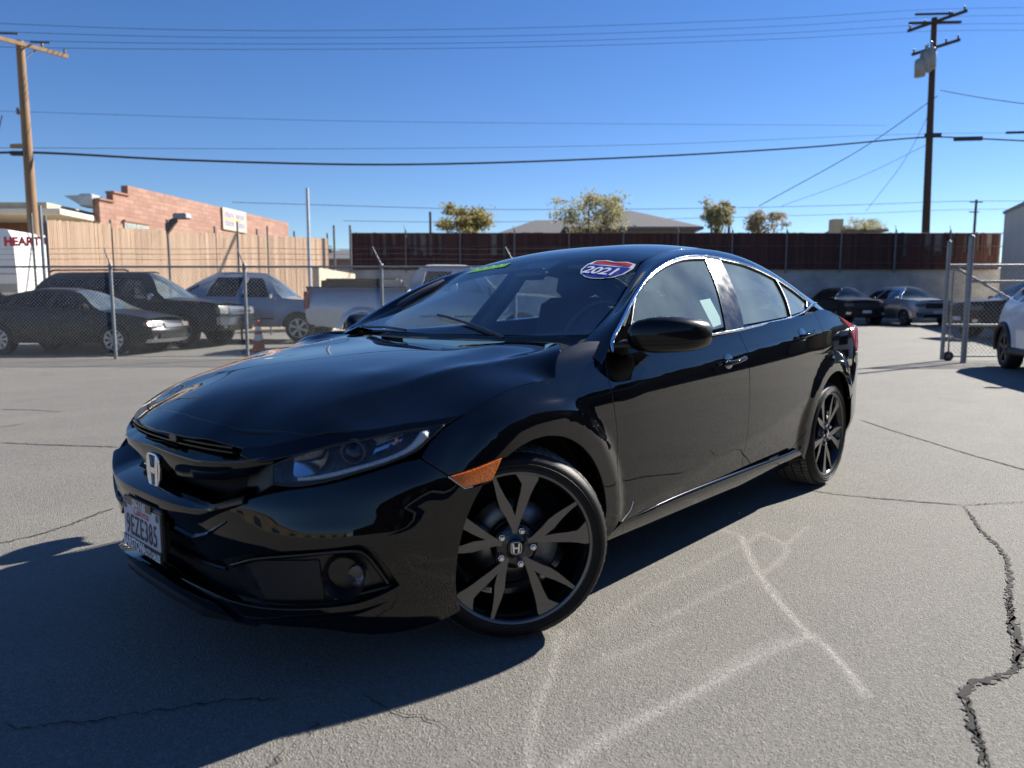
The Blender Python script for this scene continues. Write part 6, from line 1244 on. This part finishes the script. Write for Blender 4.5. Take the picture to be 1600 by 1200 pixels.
# ---- trees
def leafmat(n,c1,c2):
    if n in MATS: return MATS[n]
    m=mat(n,c1,.7,noise=.5,nscale=.8,ncol=c2); nt=m.node_tree; b=nt.nodes['Principled BSDF']; t=node(nt,'ShaderNodeBsdfTranslucent'); x=node(nt,'ShaderNodeMixShader'); x.inputs[0].default_value=.5; src=b.inputs['Base Color'].links[0].from_socket
    nt.links.new(src,t.inputs[0]); nt.links.new(b.outputs[0],x.inputs[1]); nt.links.new(t.outputs[0],x.inputs[2]); nt.links.new(x.outputs[0],nt.nodes['Material Output'].inputs[0]); return m
def tree(label,px,py0,py1,b,wpx,col,seed,dens=1.0,leaf=.16):
    r=np.random.default_rng(seed); t=empty('tree',W(A_(px,b),b,0)); tag(t,label,'tree','trees beyond the fence'); zt=Z_(py0,b); zb=Z_(py1,b); rw=wpx/2/1102.59*b; zc=(zt+zb)/2; rh=(zt-zb)/2
    bark=mat('tree_bark',(.10,.075,.055),.95,noise=.4,nscale=20,bump=.5,bscale=30); tr=MB(); tr.tube([(0,0,0),(.05,.03,zb*.5),(0,0,zb+rh*.3)],[.22,.17,.12],8)
    tips=[]
    for i in range(9):
        a=r.uniform(0,6.28); q=Vector((math.cos(a)*rw*r.uniform(.4,.85),math.sin(a)*rw*r.uniform(.4,.85),zc+rh*r.uniform(-.5,.85))); tr.tube([(0,0,zb*.7+rh*.1*i/9),q*.5+Vector((0,0,zb*.30+rh*.2)),q],[.09,.05,.015],5); tips.append(q)
    tr.build('trunk',bark,t)
    n=int(5200*dens); cl=[]; 
    for q in tips: cl+= [np.array(q)+r.normal(0,1,3)*[rw*.20,rw*.20,rh*.20] for _ in range(4)]
    cl+=[np.array([math.cos(a)*rr*rw,math.sin(a)*rr*rw,zc+h*rh]) for a,rr,h in zip(r.uniform(0,6.28,14),r.uniform(.2,.9,14),r.uniform(-.8,.9,14)) if rr*rr+h*h<1.05]
    cl=np.array(cl); sz=r.uniform(.10,.26,len(cl)); V=np.empty((n*4,3))
    for i in range(n):
        k=r.integers(len(cl)); c=cl[k]+r.normal(0,1,3)*np.array([rw,rw,rh])*sz[k]*.75; u=r.normal(0,1,3);u/=np.linalg.norm(u); v=np.cross(u,r.normal(0,1,3)); v/=np.linalg.norm(v); s=leaf*.72*r.uniform(.5,1.3)
        V[4*i:4*i+4]=[c-u*s,c+v*s*.45,c+u*s,c-v*s*.45]
    me=bpy.data.meshes.new('crown'); me.from_pydata(V.tolist(),[],[(4*i,4*i+1,4*i+2,4*i+3) for i in range(n)]); link('crown',me,leafmat('leaf_'+col[0],col[1],col[2]),t); return t
OL=('olive',(.36,.32,.17),(.25,.24,.13)); YG=('yellow_green',(.36,.30,.10),(.24,.21,.09)); RD=('russet',(.32,.25,.17),(.25,.22,.14)); DG=('dark_green',(.12,.14,.06),(.08,.10,.045))
tree('rounded yellow-green tree above the left part of the brown fence',726,322,374,50,82,YG,1,1.2); tree('wide sparse olive tree before the house with the tall peak',917,302,366,46,112,OL,2,.75,.15); tree('small olive tree beside a far pole right of the house',1116,319,364,50,48,OL,3,.7); tree('low russet tree right of the small olive tree',1190,332,366,54,60,RD,4,.45); tree('thin twiggy tree above the brown fence near the tall pole',1345,340,362,60,66,OL,5,.35,.12); tree('dark green tree far off between the reed fence and brown fence',505,383,425,70,46,DG,6,.9,.25)
# ---- utility poles, transformers and wires
WOODL=mat('pole_wood_light',(.30,.185,.10),.85,noise=.35,nscale=4,stretch=(6,6,.4),bump=.4,bscale=30); WOODD=mat('pole_wood_dark',(.065,.042,.032),.9,noise=.35,nscale=4,stretch=(6,6,.4)); INS=mat('insulator',(.25,.24,.24),.3,noise=.3)
bl=26.0; al_=A_(61,bl); PL=empty('utility_pole',W(al_,bl,yard_z),RZ); tag(PL,'sunlit wooden utility pole with one crossarm at the upper left','utility pole'); zt=Z_(64,bl)-yard_z; xt_=A_(34,bl)-al_
xt_=A_(34,bl*1)-al_
MB().tube([(0,0,0),(xt_*0,0,zt*.5),(0,0,zt)],[.20,.165,.13],12).build('pole',WOODL,PL)
d_=Vector((1.84,2.7,0)).normalized(); MB().box((0,-.16,zt-.12),(3.3,.11,.13),rz=math.atan2(d_.y,d_.x)).build('crossarm',mat('arm_wood',(.42,.27,.15),.8,noise=.3,nscale=6),PL)
for t_ in (-1.55,-.75,.8,1.55): 
    p=d_*t_; MB().lathe([(.02,0),(.05,.03),(.03,.08),(.055,.12),(.03,.18),(0,.2)],(p.x,p.y-.16,zt-.05),n=10).build('insulator',INS,PL)
for t_ in (-.45,.55):
    p=d_*t_; MB().tube([(p.x-.1,p.y-.2,zt+.05),(p.x+.6,p.y-.2,zt+.03)],.03,6).build('dead_end_insulator',mat('insulator_dark',(.04,.035,.04),.5),PL)
MB().tube([(.02,-.1,zt-.75),(d_.x*.55,d_.y*.55-.12,zt-.2)],.025,6).build('brace',GALV,PL); zk=Z_(240,bl)-yard_z
MB().box((-.30,-.05,zk+.25),(.55,.12,.14),rz=R(-10)).build('side_bracket',MATS['arm_wood'],PL); MB().box((-.25,-.12,zk-.02),(.5,.2,.14)).build('splice_box',mat('splice_black',(.02,.02,.02),.6,noise=.3),PL); MB().lathe([(.02,0),(.07,.05),(.05,.2),(.02,.25)],(-.25,0,Z_(175,bl)-yard_z-.1),n=8).build('insulator',INS,PL)
br=41.5; ar_=A_(1442,br); PR=empty('utility_pole',W(ar_,br,.3),RZ); PR.rotation_euler=(0,-.022,RZ); tag(PR,'tall dark utility pole with grey transformers at the upper right','utility pole'); zt=Z_(28,br)-.3
MB().tube([(0,0,0),(.0,0,zt*.5),(0,0,zt)],[.25,.20,.15],12).build('pole',WOODD,PR); d2=Vector((1.6,-2.6,0)).normalized()
for z,l in ((zt-.25,3.2),(Z_(76,br)-.3,2.6)):
    MB().box((0,-.2,z),(l,.12,.14),rz=math.atan2(d2.y,d2.x)).build('crossarm',WOODD,PR)
    for t_ in (-.46,-.2,.22,.46): p=d2*l*t_; MB().lathe([(.02,0),(.06,.04),(.03,.1),(.06,.16),(0,.26)],(p.x,p.y-.2,z+.07),n=8).build('insulator',MATS['insulator_dark'],PR)
MB().box((-.1,-.25,Z_(38,br)-.3),(2.9,.1,.12)).build('crossarm',WOODD,PR); MB().box((-.2,-.3,Z_(25,br)-.3),(2.1,.08,.10)).build('crossarm',WOODD,PR)
for (px,y0,y1,r_) in ((1432,96,123,.28),(1439,84,116,.28),(1448,80,112,.26)):
    x={1432:-.95,1439:-.62,1448:-.38}[px]; za,zb=Z_(y1,br)-.3,Z_(y0,br)-.3; MB().lathe([(0,za),(r_,za),(r_,zb-.08),(r_*.7,zb),(0,zb+.02)],(x,-.45 if px<1445 else -.5,0),n=16).build('transformer',mat('transformer_grey',(.27,.29,.30),.5,metal=.2,noise=.2),PR); MB().lathe([(.05,zb),(.08,zb+.1),(.05,zb+.2),(.08,zb+.3),(0,zb+.4)],(x,-.5,0),n=8).build('bushing',INS,PR)
zk=Z_(212,br)-.3; MB().box((.1,-.15,zk),(.9,.14,.20)).build('cable_bracket',MATS['splice_black'],PR); MB().box((A_(1500,br)-ar_,-.05,Z_(217,br)-.3-.05),(1.6,.12,.22)).build('splice_case',MATS['splice_black'],PR); MB().box((A_(1577,br)-ar_,0,Z_(210,br)-.3),(1.4,.1,.12)).build('splice_case',MATS['splice_black'],PR)
def wire(label,pts,r=.02,m=None):
    """pts: (px,py,b) spots; smooth curve between them"""
    P=np.array([tuple(W(A_(px,b),b,Z_(py,b))) for px,py,b in pts]); C=cr(P,10) if len(P)>2 else np.linspace(P[0],P[1],12); o=MB().tube(C.tolist(),r,5).build('overhead_wire',m or mat('wire_black',(.03,.03,.035),.7,noise=.2)); tag(o,label,'wire','overhead wires'); return o
wr=.009
for i,(l0,l1,lm_,r0,r1) in enumerate(((36,47,44,14,11),(49,58,56,26,23),(62,68,66,38,37),(73,77,74,48,48))):
    wire(['topmost thin wire between the two tall poles','second thin wire from the top between the two poles','third thin wire from the top between the two poles','fourth thin wire from the top between the two poles'][i],[(-40,l0-3,25),(20,l0,26),(330,l1,29),(800,lm_,34),(1200,(lm_+r0)/2,38),(1445,r0,41.3),(1700,r1,43)],wr)
wire('faint wire well above the thick cable between the poles',[(-40,172,26),(40,174,26),(500,188,31),(900,193,36),(1370,196,41)],wr*.8); wire('thin wire just above the thick black cable',[(-60,230,26),(50,231,26),(600,232,32),(1000,226,37),(1430,209,41.3),(1700,208,43)],wr)
wire('thick black cable sagging between the two poles',[(-60,243,26),(52,238,26),(300,250,28.5),(620,257,32),(1000,245,37),(1250,230,39.5),(1440,214,41.3),(1500,216,42),(1700,226,43)],.045)
wire('low far wire over the house roofs',[(370,316,80),(600,323,80),(750,327,80),(1050,326,85),(1300,321,88),(1515,314,90),(1700,316,90)],.03); wire('lower far wire just over the brown fence',[(540,345,80),(750,347,80),(1300,335,88),(1515,327,90),(1700,329,90)],.025)
wire('service drop from the dark pole to the right edge',[(1448,141,41.4),(1490,149,40),(1540,157,38),(1640,170,35)],.022); wire('slanting guy line down to the left from the dark pole',[(1444,150,41.4),(1340,228,42),(1180,322,44)],.022); wire('second slanting line left of the dark pole',[(1440,160,41.4),(1400,250,42),(1345,330,43)],.012); wire('faint slanting line below the cable left of the dark pole',[(1440,222,41.4),(1330,278,44),(1215,322,46)],.012)
wire('drop line curving down left of the sunlit pole',[(26,180,26),(16,215,26),(0,278,26)],.018)
fp=empty('utility_pole',W(A_(1514,90),90,0),RZ); tag(fp,'small far utility pole above the fence right of the dark pole','utility pole'); zz=Z_(312,90); MB().tube([(0,0,0),(0,0,zz)],[.2,.14],8).build('pole',WOODD,fp); MB().box((0,0,zz-.3),(1.6,.1,.12)).box((-.2,0,zz-1.5),(1.2,.1,.12)).build('crossarm',WOODD,fp)
fp=empty('utility_pole',W(A_(1135,80),80,0),RZ); tag(fp,'small far pole beside the small olive tree','utility pole'); zz=Z_(319,80); MB().tube([(0,0,0),(0,0,zz)],[.2,.14],8).build('pole',WOODD,fp); MB().box((0,0,zz-.3),(1.3,.1,.12)).build('crossarm',WOODD,fp)
# ---- what the flank of the black sedan mirrors: a low building across the lot, against the sun
h0=Vector((-64,14.5,0)); SH=empty('lot_building',h0,math.atan2(-7.0,60)); tag(SH,'low flat-roofed shop across the lot, mirrored dark in the sedan doors','building')
MB().box((29,4,2.1),(62,8,4.2)).build('wall',mat('shop_wall',(.13,.115,.105),.85,noise=.2,nscale=1.5),SH); MB().box((29,3.9,4.32),(62.6,8.8,.26)).build('parapet',mat('shop_trim',(.10,.09,.085),.8,noise=.2),SH)
for x in (6,14,22,30,38,46,54): d=MB().box((x,-.03,1.5),(3.2,.08,3.0)).build('roller_door',mat('roller_door',(.12,.12,.12),.5,metal=.3,noise=.2),SH); MB().box((x,-.09,2.3),(2.6,.02,.4)).build('pane',mat('van_glass'),d)
for i,(x,y,h) in enumerate(((-9.5,9.5,5.6),(-5.0,10.5,6.2))):
    lp=empty('lot_light',(x,y,0)); tag(lp,['slim lot light pole mirrored in the sedan fender, farther one','slim lot light pole mirrored in the sedan fender, nearer one'][i],'lamp post'); MB().tube([(0,0,0),(0,0,h)],[.07,.05],8).build('pole',GALVD,lp); MB().box((0,-.2,h),(.25,.6,.12),b=.03).build('lamp_head',GALVD,lp)

# ---- two unseen buildings added behind the camera to hide horizon glow in the paint
for i,(p,ang,ln,hh,lab,col) in enumerate((((34,-26,0),90,58,4.6,'long tan warehouse added out of view to hide horizon glow in the sedan bumper',(.20,.165,.13)),((30,32,0),180,44,5.4,'brick shop row added out of view to hide horizon glow in the sedan fender',(.13,.085,.07)))):
    b_=empty('added_building',p,R(ang)); tag(b_,lab,'building')
    MB().box((ln/2,-4,hh/2),(ln,8,hh)).build('wall',mat('street_wall_%d'%i,col,.9,noise=.3,nscale=.6),b_); MB().box((ln/2,-4,hh+.12),(ln+.5,8.5,.24)).build('parapet',mat('street_trim_%d'%i,tuple(c*.7 for c in col),.8,noise=.2),b_)
    for k in range(int(ln/6)): w_=MB().box((3+k*6,.03,1.7),(2.6,.10,2.4)).build('shop_window',mat('street_frame',(.10,.10,.10),.6,noise=.2),b_); MB().box((3+k*6,.085,1.7),(2.3,.03,2.1)).build('pane',mat('van_glass'),w_)
